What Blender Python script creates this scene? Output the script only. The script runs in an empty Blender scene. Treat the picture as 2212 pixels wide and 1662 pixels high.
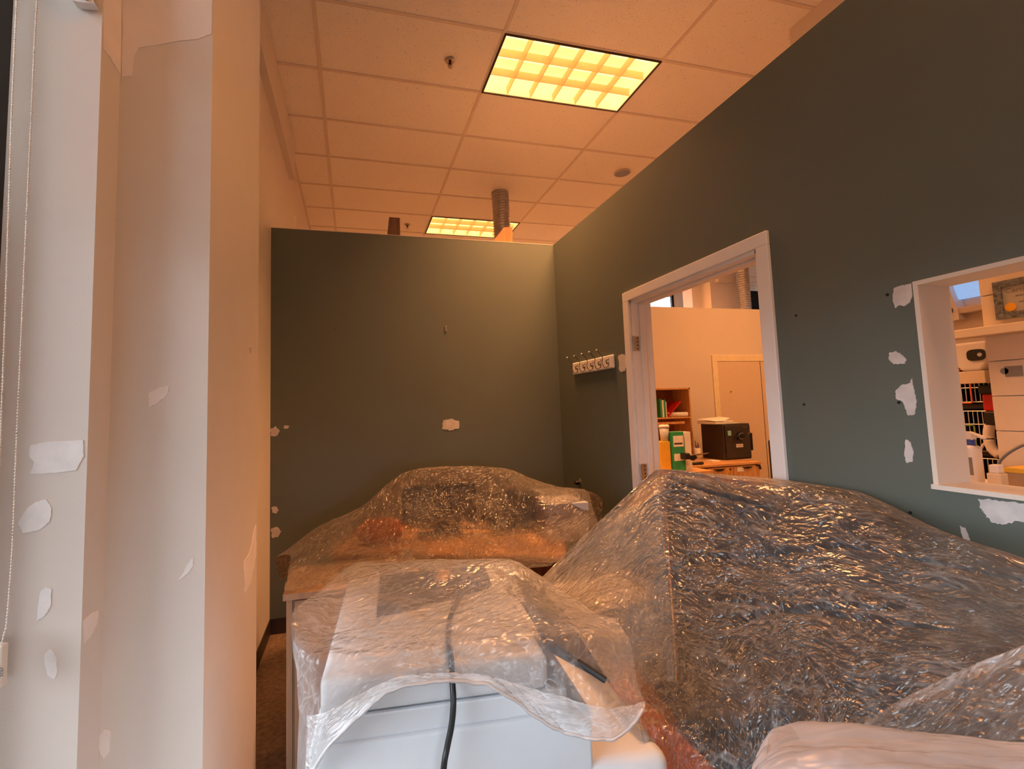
import bpy, bmesh, math, random
import numpy as np
from mathutils import Vector, Matrix
random.seed(4)
S = bpy.context.scene
COL = S.collection
# ------------------------------------------------------------------ camera
F_PX, PPX, PPY = 1013.965, 1023.84, 803.6          # focal length and principal point of the photograph
YAW, PITCH, ROLL = 0.2532, 0.0787, -0.0304
EYE = 1.46
def basis():
    cy, sy, cp, sp = math.cos(YAW), math.sin(YAW), math.cos(PITCH), math.sin(PITCH)
    cr, sr = math.cos(ROLL), math.sin(ROLL)
    f = np.array([sy*cp, cy*cp, sp]); r = np.array([cy, -sy, 0.0]); u = np.cross(r, f)
    return cr*r+sr*u, -sr*r+cr*u, f
RI, UP, FO = basis()
cam_d = bpy.data.cameras.new('camera')
cam = bpy.data.objects.new('camera', cam_d); COL.objects.link(cam)
cam.matrix_world = Matrix(((RI[0], UP[0], -FO[0], 0), (RI[1], UP[1], -FO[1], 0), (RI[2], UP[2], -FO[2], EYE), (0, 0, 0, 1)))
cam_d.sensor_width = 36; cam_d.lens = F_PX/2212*36
cam_d.shift_x = (1106-PPX)/2212; cam_d.shift_y = (PPY-831)/2212
cam_d.clip_start = .02; cam_d.clip_end = 100
S.camera = cam
# ------------------------------------------------------------------ world, daylight, exposure
S.view_settings.view_transform = 'Standard'; S.view_settings.look = 'None'
S.view_settings.gamma = 1; S.view_settings.use_curve_mapping = False
S.view_settings.exposure = 0.92
w = bpy.data.worlds.new('overcast_sky'); S.world = w; w.use_nodes = True
wn = w.node_tree; wn.nodes.clear()
wo = wn.nodes.new('ShaderNodeOutputWorld'); wb = wn.nodes.new('ShaderNodeBackground')
wt = wn.nodes.new('ShaderNodeTexCoord'); wsn = wn.nodes.new('ShaderNodeTexNoise'); wr = wn.nodes.new('ShaderNodeValToRGB')
wsn.inputs['Scale'].default_value = 1.5
wr.color_ramp.elements[0].color = (.74, .86, 1, 1); wr.color_ramp.elements[1].color = (.92, .96, 1, 1)
wn.links.new(wt.outputs['Generated'], wsn.inputs['Vector']); wn.links.new(wsn.outputs['Fac'], wr.inputs['Fac'])
wsx = wn.nodes.new('ShaderNodeSeparateXYZ'); wn.links.new(wt.outputs['Generated'], wsx.inputs[0])
wg = wn.nodes.new('ShaderNodeMapRange'); wg.inputs['From Min'].default_value = -.03; wg.inputs['From Max'].default_value = .06      # pavement below, overcast above
wn.links.new(wsx.outputs['Z'], wg.inputs['Value'])
wm = wn.nodes.new('ShaderNodeMixRGB'); wm.inputs['Color1'].default_value = (.052, .050, .046, 1)
wn.links.new(wg.outputs[0], wm.inputs['Fac']); wn.links.new(wr.outputs['Color'], wm.inputs['Color2']); wn.links.new(wm.outputs[0], wb.inputs['Color']); wb.inputs['Strength'].default_value = 5.8
wn.links.new(wb.outputs[0], wo.inputs['Surface'])
WARM = (1.0, .40, .10)
def area(name, loc, rot, sx, sy, power, color, spread=math.pi, parent=None, portal=False):
    d = bpy.data.lights.new(name, 'AREA'); d.shape = 'RECTANGLE'; d.size = sx; d.size_y = sy
    d.energy = power; d.color = color; d.spread = spread
    if portal: d.cycles.is_portal = True
    o = bpy.data.objects.new(name, d); COL.objects.link(o); o.location = loc; o.rotation_euler = rot
    if parent: o.parent = parent
    return o
# daylight comes in through the tall left window and the shop front behind the camera
area('daylight_portal', (-.83, -.35, 1.15), (0, math.radians(-90), 0), 2.1, 3.0, 1, (1, 1, 1), portal=True)
area('daylight_portal', (.25, -2.62, 1.0), (math.radians(90), 0, 0), 1.5, 1.2, 1, (1, 1, 1), portal=True)
# ------------------------------------------------------------------ pixel rays onto real planes
def ray(x, y): return RI*(x-PPX)/F_PX - UP*(y-PPY)/F_PX + FO
def on(ax, v, x, y):
    d = ray(x, y); k = (v-(EYE if ax == 2 else 0))/d[ax]
    return Vector(d*k) + Vector((0, 0, EYE))
def HX(x, y, v): return on(0, v, x, y)
def HY(x, y, v): return on(1, v, x, y)
def HZ(x, y, v): return on(2, v, x, y)
# ------------------------------------------------------------------ materials
def new(name):
    m = bpy.data.materials.new(name); m.use_nodes = True; nt = m.node_tree
    return m, nt, nt.nodes['Principled BSDF']
def coords(nt, kind='Object'):
    return nt.nodes.new('ShaderNodeTexCoord').outputs[kind]
def mat(name, c, rough=.5, metal=0.0, var=.06, scale=14, bump=.05, bscale=60, emit=None, es=1.0, coat=0.0, spec=None):
    m, nt, b = new(name)
    n = nt.nodes.new('ShaderNodeTexNoise'); n.inputs['Scale'].default_value = scale; n.inputs['Detail'].default_value = 4
    nt.links.new(coords(nt), n.inputs['Vector'])
    r = nt.nodes.new('ShaderNodeValToRGB')
    r.color_ramp.elements[0].position = .3; r.color_ramp.elements[1].position = .7
    r.color_ramp.elements[0].color = tuple(max(0, v*(1-var)) for v in c)+(1,)
    r.color_ramp.elements[1].color = tuple(min(1, v*(1+var)) for v in c)+(1,)
    nt.links.new(n.outputs['Fac'], r.inputs['Fac']); nt.links.new(r.outputs['Color'], b.inputs['Base Color'])
    b.inputs['Roughness'].default_value = rough; b.inputs['Metallic'].default_value = metal
    if spec is not None: b.inputs['Specular IOR Level'].default_value = spec
    if coat: b.inputs['Coat Weight'].default_value = coat
    if bump:
        n2 = nt.nodes.new('ShaderNodeTexNoise'); n2.inputs['Scale'].default_value = bscale; n2.inputs['Detail'].default_value = 3
        nt.links.new(coords(nt), n2.inputs['Vector'])
        bp = nt.nodes.new('ShaderNodeBump'); bp.inputs['Strength'].default_value = bump; bp.inputs['Distance'].default_value = .003
        nt.links.new(n2.outputs['Fac'], bp.inputs['Height']); nt.links.new(bp.outputs['Normal'], b.inputs['Normal'])
    if emit:
        b.inputs['Emission Color'].default_value = emit+(1,); b.inputs['Emission Strength'].default_value = es
    return m
def wood(name, c1, c2, axis=2, scale=9, rough=.45):
    m, nt, b = new(name)
    mp = nt.nodes.new('ShaderNodeMapping'); s = [scale*5]*3; s[axis] = scale*.35; mp.inputs['Scale'].default_value = s
    nt.links.new(coords(nt), mp.inputs['Vector'])
    n = nt.nodes.new('ShaderNodeTexNoise'); n.inputs['Detail'].default_value = 5; n.inputs['Scale'].default_value = 1; n.inputs['Distortion'].default_value = .8
    nt.links.new(mp.outputs[0], n.inputs['Vector'])
    r = nt.nodes.new('ShaderNodeValToRGB'); r.color_ramp.elements[0].position = .35; r.color_ramp.elements[1].position = .65
    r.color_ramp.elements[0].color = c1+(1,); r.color_ramp.elements[1].color = c2+(1,)
    nt.links.new(n.outputs['Fac'], r.inputs['Fac']); nt.links.new(r.outputs['Color'], b.inputs['Base Color'])
    b.inputs['Roughness'].default_value = rough
    return m
M = {}
M['green'] = mat('slate_green_paint', (.110, .130, .108), .55, var=.03, scale=3, bump=.12, bscale=220)
M['cream'] = mat('cream_paint', (.72, .63, .54), .6, var=.02, scale=3, bump=.1, bscale=220)
M['white_paint'] = mat('off_white_paint', (.72, .66, .60), .6, var=.025, scale=3, bump=.1, bscale=220)
M['trimw'] = mat('white_trim_enamel', (.78, .74, .72), .32, var=.02, bump=.02)
M['spackle'] = mat('wall_filler', (.60, .55, .52), .85, var=.12, scale=25, bump=.5, bscale=60)
M['spackle_w'] = mat('white_wall_filler', (.84, .83, .82), .85, var=.06, scale=25, bump=.5, bscale=60)
M['primer'] = mat('pale_primer_coat', (.86, .79, .75), .8, var=.03, bump=.1)
M['hole'] = mat('dark_hole', (.006, .006, .006), .9, bump=0)
M['black'] = mat('black_plastic', (.012, .012, .013), .4, bump=.03)
M['rubber'] = mat('black_cable_sheath', (.010, .011, .012), .35, bump=.02)
M['navy'] = mat('dark_navy_laminate', (.018, .020, .030), .5, var=.2)
M['navyfab'] = mat('dark_navy_upholstery', (.016, .018, .03), .9, var=.3, bump=.4, bscale=300)
M['gray'] = mat('grey_plastic', (.22, .22, .24), .45)
M['lgray'] = mat('light_grey_plastic', (.50, .51, .54), .4, var=.02)
M['prn'] = mat('white_printer_plastic', (.62, .66, .70), .42, var=.015, bump=.08, bscale=500)
M['prnseam'] = mat('printer_seam_shadow_gap', (.05, .055, .06), .6, bump=0)
M['glassdark'] = mat('dark_scanner_glass', (.07, .075, .085), .18, bump=0)
M['metal'] = mat('brushed_steel', (.42, .38, .34), .32, .9, var=.1, bump=.1)
M['chrome'] = mat('polished_chrome', (.7, .68, .65), .12, 1.0, bump=0)
M['dmetal'] = mat('dark_fixture_frame', (.03, .02, .015), .5, .5)
M['foil'] = mat('crinkled_duct_foil', (.55, .52, .48), .3, .9, var=.15, bump=.9, bscale=90)
M['hookm'] = mat('aged_bronze_wire', (.16, .11, .07), .35, .8, bump=0)
M['duct'] = mat('galvanised_duct_metal', (.42, .40, .38), .34, .85, var=.15, bump=.3, bscale=120)
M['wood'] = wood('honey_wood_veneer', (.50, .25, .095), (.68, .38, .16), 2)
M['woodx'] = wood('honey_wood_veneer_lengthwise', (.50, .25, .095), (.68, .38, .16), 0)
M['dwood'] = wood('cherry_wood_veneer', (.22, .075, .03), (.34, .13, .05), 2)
M['bracket_dark'] = wood('dark_stained_wood', (.09, .035, .018), (.15, .06, .03), 2)
M['bracket_orange'] = wood('orange_stained_wood', (.26, .10, .035), (.38, .16, .06), 2)
M['oak'] = wood('pale_ash_veneer', (.44, .33, .24), (.54, .41, .30), 2)
M['tile'] = None
M['bluep'] = mat('blue_sprayer_plastic', (.03, .06, .30), .35)
M['redp'] = mat('red_plastic', (.50, .015, .012), .4)
M['greenp'] = mat('green_card', (.03, .30, .12), .6)
M['tealp'] = mat('pale_teal_note', (.25, .60, .58), .7)
M['yellowp'] = mat('yellow_card', (.72, .42, .04), .6)
M['paper'] = mat('white_paper', (.80, .77, .72), .8, bump=.02)
M['ink'] = mat('dark_print_ink', (.03, .03, .03), .7, bump=0)
M['inkgray'] = mat('grey_print_ink', (.22, .20, .19), .7, bump=0)
M['gold'] = mat('gold_seal_foil', (.85, .42, .03), .4, .2)
M['certf'] = mat('grey_speckled_frame', (.13, .14, .15), .6, var=.6, scale=90)
M['certp'] = mat('certificate_parchment', (.42, .40, .36), .6, var=.04)
M['frp'] = mat('beige_wall_panel', (.72, .60, .46), .5, var=.02)
M['bars'] = mat('kennel_bar_enamel', (.62, .58, .50), .35, .3, bump=0)
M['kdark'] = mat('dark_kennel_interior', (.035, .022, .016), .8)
M['card'] = mat('brown_cardboard', (.42, .27, .15), .85, var=.08)
M['terra'] = mat('orange_brown_upholstery', (.55, .17, .05), .8, var=.1)
M['darkwin'] = mat('dark_window_frame', (.015, .015, .016), .4, .6, bump=0)
M['vinyl'] = mat('dark_brown_base_vinyl', (.035, .02, .014), .5)
M['bead'] = mat('cream_chain_plastic', (.74, .68, .60), .4, bump=0)
def _floor():
    m, nt, b = new('mottled_tan_floor')
    n = nt.nodes.new('ShaderNodeTexNoise'); n.inputs['Scale'].default_value = 40; n.inputs['Detail'].default_value = 8
    v = nt.nodes.new('ShaderNodeTexVoronoi'); v.inputs['Scale'].default_value = 70
    nt.links.new(coords(nt), n.inputs['Vector']); nt.links.new(coords(nt), v.inputs['Vector'])
    r = nt.nodes.new('ShaderNodeValToRGB'); r.color_ramp.elements[0].color = (.16, .10, .065, 1); r.color_ramp.elements[1].color = (.30, .21, .14, 1)
    r.color_ramp.elements[0].position = .35; r.color_ramp.elements[1].position = .7
    nt.links.new(n.outputs['Fac'], r.inputs['Fac']); nt.links.new(r.outputs[0], b.inputs['Base Color']); b.inputs['Roughness'].default_value = .5
    return m
M['floor'] = _floor()
def _tile():
    m, nt, b = new('fissured_ceiling_tile')
    co = coords(nt)
    n = nt.nodes.new('ShaderNodeTexNoise'); n.inputs['Scale'].default_value = 75; n.inputs['Detail'].default_value = 5; n.inputs['Roughness'].default_value = .75
    nt.links.new(co, n.inputs['Vector'])
    r = nt.nodes.new('ShaderNodeValToRGB'); r.color_ramp.elements[0].position = .30; r.color_ramp.elements[1].position = .40
    r.color_ramp.elements[0].color = (.26, .23, .20, 1); r.color_ramp.elements[1].color = (.90, .86, .80, 1)
    nt.links.new(n.outputs['Fac'], r.inputs['Fac']); nt.links.new(r.outputs[0], b.inputs['Base Color'])
    b.inputs['Roughness'].default_value = .9
    bp = nt.nodes.new('ShaderNodeBump'); bp.inputs['Strength'].default_value = .35; bp.inputs['Distance'].default_value = .004
    nt.links.new(n.outputs['Fac'], bp.inputs['Height']); nt.links.new(bp.outputs[0], b.inputs['Normal'])
    return m
M['tile'] = _tile()
M['tbar'] = mat('ceiling_grid_enamel', (.70, .62, .55), .5, var=.02, bump=0)
M['lampw'] = mat('fixture_white_enamel_glow', (.85, .80, .72), .35, bump=0, emit=(1, .46, .13), es=.75)  # housing given its own glow in place of reflected tube light
M['louver'] = mat('louver_aluminium_glow', (.70, .50, .28), .45, .1, bump=0, emit=(1, .36, .08), es=.22)  # orange tint and glow painted in for tube light on the blades
M['tube'] = mat('glowing_tube', (.9, .8, .6), .5, bump=0, emit=(1, .62, .22), es=1.4)
def _glass():
    m = bpy.data.materials.new('window_glass'); m.use_nodes = True; nt = m.node_tree; nt.nodes.clear()
    o = nt.nodes.new('ShaderNodeOutputMaterial'); t = nt.nodes.new('ShaderNodeBsdfTransparent'); g = nt.nodes.new('ShaderNodeBsdfGlossy')
    g.inputs['Roughness'].default_value = .02; x = nt.nodes.new('ShaderNodeMixShader'); f = nt.nodes.new('ShaderNodeFresnel'); f.inputs['IOR'].default_value = 1.4
    n = nt.nodes.new('ShaderNodeTexNoise'); n.inputs['Scale'].default_value = 2; rr = nt.nodes.new('ShaderNodeMapRange'); rr.inputs['To Min'].default_value = .93; rr.inputs['To Max'].default_value = .97
    nt.links.new(n.outputs['Fac'], rr.inputs['Value']); nt.links.new(rr.outputs[0], t.inputs['Color'])
    nt.links.new(f.outputs[0], x.inputs[0]); nt.links.new(t.outputs[0], x.inputs[1]); nt.links.new(g.outputs[0], x.inputs[2]); nt.links.new(x.outputs[0], o.inputs[0])
    return m
M['glass'] = _glass()
def film(name, haze=.12, crease=.4, facet=.45, sc=(6, 26), rough=.18, gloss=.05, tint=(.86, .84, .82), ang=0.0, graze=.4, blur=.4, bumpS=.4, sheen=.95):
    """crumpled polythene: flat facets between straight creases, a thin milky haze, blurred see-through"""
    m = bpy.data.materials.new(name); m.use_nodes = True; nt = m.node_tree; nt.nodes.clear(); N = nt.nodes.new; L = nt.links.new
    o = N('ShaderNodeOutputMaterial'); uv = N('ShaderNodeTexCoord').outputs['UV']
    def put(n, i_, v):
        if isinstance(v, (int, float, tuple)): n.inputs[i_].default_value = v
        else: L(v, n.inputs[i_])
    def mt(op, a, b=None, clamp=False):
        n = N('ShaderNodeMath'); n.operation = op; n.use_clamp = clamp; put(n, 0, a)
        if b is not None: put(n, 1, b)
        return n.outputs[0]
    def vm(op, a, b, c=None):
        n = N('ShaderNodeVectorMath'); n.operation = op; put(n, 0, a)
        if b is not None: put(n, 1, b)
        if c is not None: put(n, 2, c)
        return n.outputs[0]
    def noise(vec, sc_, det, dist=0.0):
        n = N('ShaderNodeTexNoise'); n.inputs['Scale'].default_value = sc_; n.inputs['Detail'].default_value = det; n.inputs['Distortion'].default_value = dist; L(vec, n.inputs['Vector']); return n
    w1 = noise(uv, 3.2, 2); base = vm('MULTIPLY_ADD', w1.outputs['Color'], (.16, .16, 0), uv)
    w2 = noise(uv, 22, 2); base = vm('MULTIPLY_ADD', w2.outputs['Color'], (.012, .012, 0), base)
    def stretched(sx, sy, rot, off):
        a = N('ShaderNodeMapping'); a.inputs['Rotation'].default_value = (0, 0, rot); L(base, a.inputs[0])
        b = N('ShaderNodeMapping'); b.inputs['Scale'].default_value = (sx, sy, 1); b.inputs['Location'].default_value = (off, off*.7, 0); L(a.outputs[0], b.inputs[0]); return b.outputs[0]
    nrm = N('ShaderNodeNewGeometry').outputs['Normal']; cr = None; hsum = None
    for sx, sy, rot, off, k in ((sc[0]*.8, sc[1]*.5, ang+.15, 0, 1.0), (sc[0]*1.6, sc[1]*.7, ang-.55, 5.1, .8)):
        c = N('ShaderNodeTexVoronoi'); c.feature = 'F1'; c.voronoi_dimensions = '2D'; c.inputs['Scale'].default_value = 1; L(stretched(sx, sy, rot, off), c.inputs['Vector'])
        nrm = vm('ADD', nrm, vm('MULTIPLY', vm('SUBTRACT', c.outputs['Color'], (.5, .5, .5)), (facet*k,)*3))
    nrm = vm('NORMALIZE', nrm, None)
    for sx, sy, rot, off, k, ck, det in ((sc[0]*.6, sc[1]*.55, ang, 0, 1.5, 1.0, 2.0), (sc[0], sc[1], ang+.5, 7.3, .9, .75, 1.5), (sc[0]*1.3, sc[1]*1.1, ang-.45, 3.1, .8, .6, 1.0)):
        n = noise(stretched(sx, sy, rot, off), 1.0, det, .3)
        a = mt('ABSOLUTE', mt('SUBTRACT', n.outputs['Fac'], .5))
        pk = mt('MULTIPLY', mt('SUBTRACT', 1.0, mt('MULTIPLY', a, 7.0), True), k); hsum = pk if hsum is None else mt('ADD', hsum, pk)
        ln = mt('MULTIPLY', mt('SUBTRACT', 1.0, mt('MULTIPLY', a, 30.0), True), ck); cr = ln if cr is None else mt('MAXIMUM', cr, ln)
    cr = mt('MULTIPLY', cr, mt('MULTIPLY', mt('SUBTRACT', noise(uv, 9, 2).outputs['Fac'], .30), 3.0, True))
    bp = N('ShaderNodeBump'); bp.inputs['Strength'].default_value = bumpS; bp.inputs['Distance'].default_value = .01; L(hsum, bp.inputs['Height']); L(nrm, bp.inputs['Normal'])
    nn = bp.outputs[0]
    t = N('ShaderNodeBsdfTransparent'); t.inputs[0].default_value = (.97, .95, .93, 1)
    rf = N('ShaderNodeBsdfRefraction'); rf.inputs['Roughness'].default_value = .42; rf.inputs['IOR'].default_value = 1.14; rf.inputs[0].default_value = (.97, .95, .93, 1)
    xt = N('ShaderNodeMixShader'); xt.inputs[0].default_value = blur; L(t.outputs[0], xt.inputs[1]); L(rf.outputs[0], xt.inputs[2])
    d = N('ShaderNodeBsdfDiffuse'); d.inputs[0].default_value = tint+(1,); L(nrm, d.inputs['Normal'])
    tl = N('ShaderNodeBsdfTranslucent'); tl.inputs[0].default_value = tint+(1,)
    g = N('ShaderNodeBsdfGlossy'); g.inputs['Roughness'].default_value = rough; g.inputs[0].default_value = (.95, .95, .95, 1); L(nn, g.inputs['Normal'])
    x1 = N('ShaderNodeMixShader'); x1.inputs[0].default_value = .35; L(d.outputs[0], x1.inputs[1]); L(tl.outputs[0], x1.inputs[2])
    lw = N('ShaderNodeLayerWeight'); lw.inputs['Blend'].default_value = .5
    hz = mt('MULTIPLY', haze, mt('ADD', .45, mt('MULTIPLY', noise(uv, 2.6, 3).outputs['Fac'], 1.1)))
    op = mt('ADD', mt('ADD', hz, mt('MULTIPLY', cr, crease)), mt('MULTIPLY', mt('POWER', lw.outputs['Facing'], 2.5), graze), True)
    x2 = N('ShaderNodeMixShader'); L(op, x2.inputs[0]); L(xt.outputs[0], x2.inputs[1]); L(x1.outputs[0], x2.inputs[2])
    fr = N('ShaderNodeFresnel'); fr.inputs['IOR'].default_value = 1.5; L(nn, fr.inputs['Normal'])
    x3 = N('ShaderNodeMixShader'); L(mt('ADD', mt('MULTIPLY', fr.outputs[0], sheen), gloss, True), x3.inputs[0]); L(x2.outputs[0], x3.inputs[1]); L(g.outputs[0], x3.inputs[2])
    L(x3.outputs[0], o.inputs[0]); return m
# ------------------------------------------------------------------ mesh helpers
def link(name, bm, mats, parent=None, smooth=False, loc=None):
    me = bpy.data.meshes.new(name); bm.normal_update(); bm.to_mesh(me); bm.free()
    if not isinstance(mats, (list, tuple)): mats = [mats]
    for m in mats: me.materials.append(m)
    if smooth:
        for p in me.polygons: p.use_smooth = True
    o = bpy.data.objects.new(name, me); COL.objects.link(o)
    if parent: o.parent = parent
    if loc is not None: o.location = loc
    return o
def box(bm, x0, x1, y0, y1, z0, z1, bev=0.0, seg=2, mi=0):
    r = bmesh.ops.create_cube(bm, size=1.0); vs = r['verts']
    for v in vs:
        v.co = Vector(((x0+x1)/2+v.co.x*(x1-x0), (y0+y1)/2+v.co.y*(y1-y0), (z0+z1)/2+v.co.z*(z1-z0)))
    fs = {f for v in vs for f in v.link_faces}
    for f in fs: f.material_index = mi
    if bev > 0:
        es = {e for v in vs for e in v.link_edges}
        bmesh.ops.bevel(bm, geom=list(es), offset=bev, segments=seg, profile=.5, affect='EDGES')
    return bm
def BX(*a, **k):
    return box(bmesh.new(), *a, **k)
def cyl(bm, p0, p1, r0, r1=None, n=20, caps=True):
    p0, p1 = Vector(p0), Vector(p1); r1 = r0 if r1 is None else r1
    d = (p1-p0); q = d.to_track_quat('Z', 'Y'); A = []; B = []
    for i in range(n):
        a = 2*math.pi*i/n; c = Vector((math.cos(a), math.sin(a), 0))
        A.append(bm.verts.new(p0+q@(c*r0))); B.append(bm.verts.new(p1+q@(c*r1)))
    for i in range(n): bm.faces.new((A[i], A[(i+1) % n], B[(i+1) % n], B[i]))
    if caps: bm.faces.new(A[::-1]); bm.faces.new(B)
    return bm
def tube(bm, pts, r, n=10):
    pts = [Vector(p) for p in pts]; rings = []
    for i, p in enumerate(pts):
        t = (pts[min(i+1, len(pts)-1)]-pts[max(i-1, 0)]).normalized(); q = t.to_track_quat('Z', 'Y')
        rr = r[i] if isinstance(r, (list, tuple)) else r
        rings.append([bm.verts.new(p+q@Vector((math.cos(2*math.pi*k/n)*rr, math.sin(2*math.pi*k/n)*rr, 0))) for k in range(n)])
    for a, b in zip(rings[:-1], rings[1:]):
        for k in range(n): bm.faces.new((a[k], a[(k+1) % n], b[(k+1) % n], b[k]))
    bm.faces.new(rings[0][::-1]); bm.faces.new(rings[-1]); return bm
def lathe(bm, prof, c=(0, 0, 0), n=28):
    c = Vector(c); rings = []
    for r, z in prof: rings.append([bm.verts.new(c+Vector((math.cos(2*math.pi*k/n)*r, math.sin(2*math.pi*k/n)*r, z))) for k in range(n)])
    for a, b in zip(rings[:-1], rings[1:]):
        for k in range(n): bm.faces.new((a[k], a[(k+1) % n], b[(k+1) % n], b[k]))
    bm.faces.new(rings[0][::-1]); bm.faces.new(rings[-1]); return bm
def prism(bm, poly, vec):
    vec = Vector(vec); A = [bm.verts.new(Vector(p)) for p in poly]; B = [bm.verts.new(Vector(p)+vec) for p in poly]
    n = len(A); bm.faces.new(A); bm.faces.new(B[::-1])
    for i in range(n): bm.faces.new((A[i], B[i], B[(i+1) % n], A[(i+1) % n]))
    bmesh.ops.recalc_face_normals(bm, faces=bm.faces[:]); return bm
def smooth_path(pts, k=8):
    P = [np.array(p, float) for p in pts]; P = [2*P[0]-P[1]]+P+[2*P[-1]-P[-2]]; out = []
    for i in range(1, len(P)-2):
        for j in range(k):
            t = j/k; a, b, c, d = P[i-1:i+3]
            out.append(.5*((2*b)+(-a+c)*t+(2*a-5*b+4*c-d)*t*t+(-a+3*b-3*c+d)*t**3))
    out.append(P[-2]); return [Vector(p) for p in out]
def bevmod(o, wdt=.004, seg=2):
    m = o.modifiers.new('bevel', 'BEVEL'); m.width = wdt; m.segments = seg; m.limit_method = 'ANGLE'; return o
def thing(name, label, cat, loc=(0, 0, 0), rz=0, group=None):
    o = bpy.data.objects.new(name, None); COL.objects.link(o); o.location = loc; o.rotation_euler = (0, 0, rz)
    o.empty_display_size = .05; return tag(o, label, cat, group)
def tag(o, label, cat, group=None, kind=None):
    o['label'] = label; o['category'] = cat
    if group: o['group'] = group
    if kind: o['kind'] = kind
    return o
def struct(name, bm, m, parent=None, label=None):
    o = link(name, bm, m, parent)
    if not parent: o['kind'] = 'structure'
    if label: o['label'] = label
    return o
def copy_tree(o, parent=None):
    c = o.copy(); COL.objects.link(c); c.parent = parent
    for ch in [x for x in bpy.data.objects if x.parent == o]: copy_tree(ch, c)
    return c
def text(body, size, m, parent, loc, rot, name='lettering', ext=.0004, align='LEFT', sx=1.0):
    cu = bpy.data.curves.new(name, 'FONT'); cu.body = body; cu.size = size; cu.extrude = ext; cu.align_x = align
    t = bpy.data.objects.new(name, cu); COL.objects.link(t)
    dg = bpy.context.evaluated_depsgraph_get(); me = bpy.data.meshes.new_from_object(t.evaluated_get(dg))
    bpy.data.objects.remove(t); me.materials.clear(); me.materials.append(m)
    o = bpy.data.objects.new(name, me); COL.objects.link(o); o.parent = parent; o.location = loc; o.rotation_euler = rot; o.scale = (sx, 1, 1)
    return o
# ------------------------------------------------------------------ the shell
CEIL = EYE+2.51; XL = -.555; XR = 1.618; XRI = 1.745; YB = 3.504; TOP = EYE+1.335
def wallbox(bm, x0, x1, y0, y1, z0, z1, mi=0): return box(bm, x0, x1, y0, y1, z0, z1, mi=mi)
struct('floor', BX(-1.2, 10.5, -2.6, 9.2, -.12, 0), M['floor'])
# ceiling: tile panels on a 2 x 4 ft grid, fixture cells left open
GX0, GY0, GX, GY = -.21, 2.798, 1.2192, .6096
fix_cells = {(1, 0), (1, 5), (1, -5), (4, 1), (4, -3), (3, 5), (3, 8)}
bm = bmesh.new(); bg = bmesh.new()
for i in range(-1, 9):
    for j in range(-9, 11):
        x0, x1, y0, y1 = GX0+i*GX, GX0+(i+1)*GX, GY0+j*GY, GY0+(j+1)*GY
        x0 = max(x0, -.60)
        if (i, j) in fix_cells: continue
        box(bm, x0, x1, y0, y1, CEIL+.006, CEIL+.022)
for i in range(0, 9): box(bg, GX0+i*GX-.012, GX0+i*GX+.012, -2.6, 9.2, CEIL, CEIL+.006)
for j in range(-9, 12): box(bg, -.6, 10.5, GY0+j*GY-.012, GY0+j*GY+.012, CEIL+.0005, CEIL+.0065)
box(bg, XL-.01, XL+.02, -2.6, 9.2, CEIL-.001, CEIL+.006)
ceil = struct('ceiling', bm, M['tile']); struct('ceiling_grid', bg, M['tbar'], ceil)
struct('ceiling_deck', BX(-1.2, 10.7, -2.8, 9.4, CEIL+.16, CEIL+.22), M['white_paint'], ceil)
# left wall with tall window opening (y -1.9 .. 1.196)
bm = bmesh.new()
box(bm, XL-.24, XL, 1.196, 9.2, 0, CEIL+.16); box(bm, XL-.24, XL, -2.6, -1.9, 0, CEIL+.16)
box(bm, XL-.24, XL, -1.9, 1.196, 0, .12); box(bm, XL-.24, XL, -1.9, 1.196, 3.3, CEIL+.16)
wl = struct('wall_left', bm, M['white_paint'])
# bulkhead strip high on the left wall
p = HX(637, 385, XL+.05)
struct('trim_1', BX(XL, XL+.05, 1.95, p.y, CEIL-.34, CEIL), M['white_paint'])
# column box against the left wall
PX = -.348; PY0, PY1 = 1.287, 1.917
wc = struct('wall_left_pier', BX(XL, PX, PY0, PY1, 0, CEIL), M['white_paint'])
# back partition
bm = BX(XL, XR, YB, YB+.115, 0, TOP-.003, mi=0); box(bm, XL, XR, YB-.001, YB+.116, TOP-.003, TOP, mi=1)
wb_ = struct('wall_back', bm, [M['green'], M['cream']])
# right partition with door and pass-through openings; -x face green, everything else cream
DY0, DY1, DZ = 1.53, 2.462, EYE+.620
OY0, OY1, OZ0, OZ1 = .25, 1.003, EYE-.268, EYE+.337
bm = bmesh.new()
ys = [-2.6, OY0, OY1, DY0, DY1, 9.0]
def seg(y0, y1, z0, z1): box(bm, XR, XRI, y0, y1, z0, z1)
seg(-2.6, OY0, 0, TOP); seg(OY0, OY1, 0, OZ0); seg(OY0, OY1, OZ1, TOP); seg(OY1, DY0, 0, TOP); seg(DY0, DY1, DZ, TOP); seg(DY1, 4.3, 0, TOP)
bm.faces.ensure_lookup_table(); bm.normal_update()
for f in bm.faces: f.material_index = 0 if f.normal.x < -.9 else 1
wr_ = struct('wall_right', bm, [M['green'], M['cream']])
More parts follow.
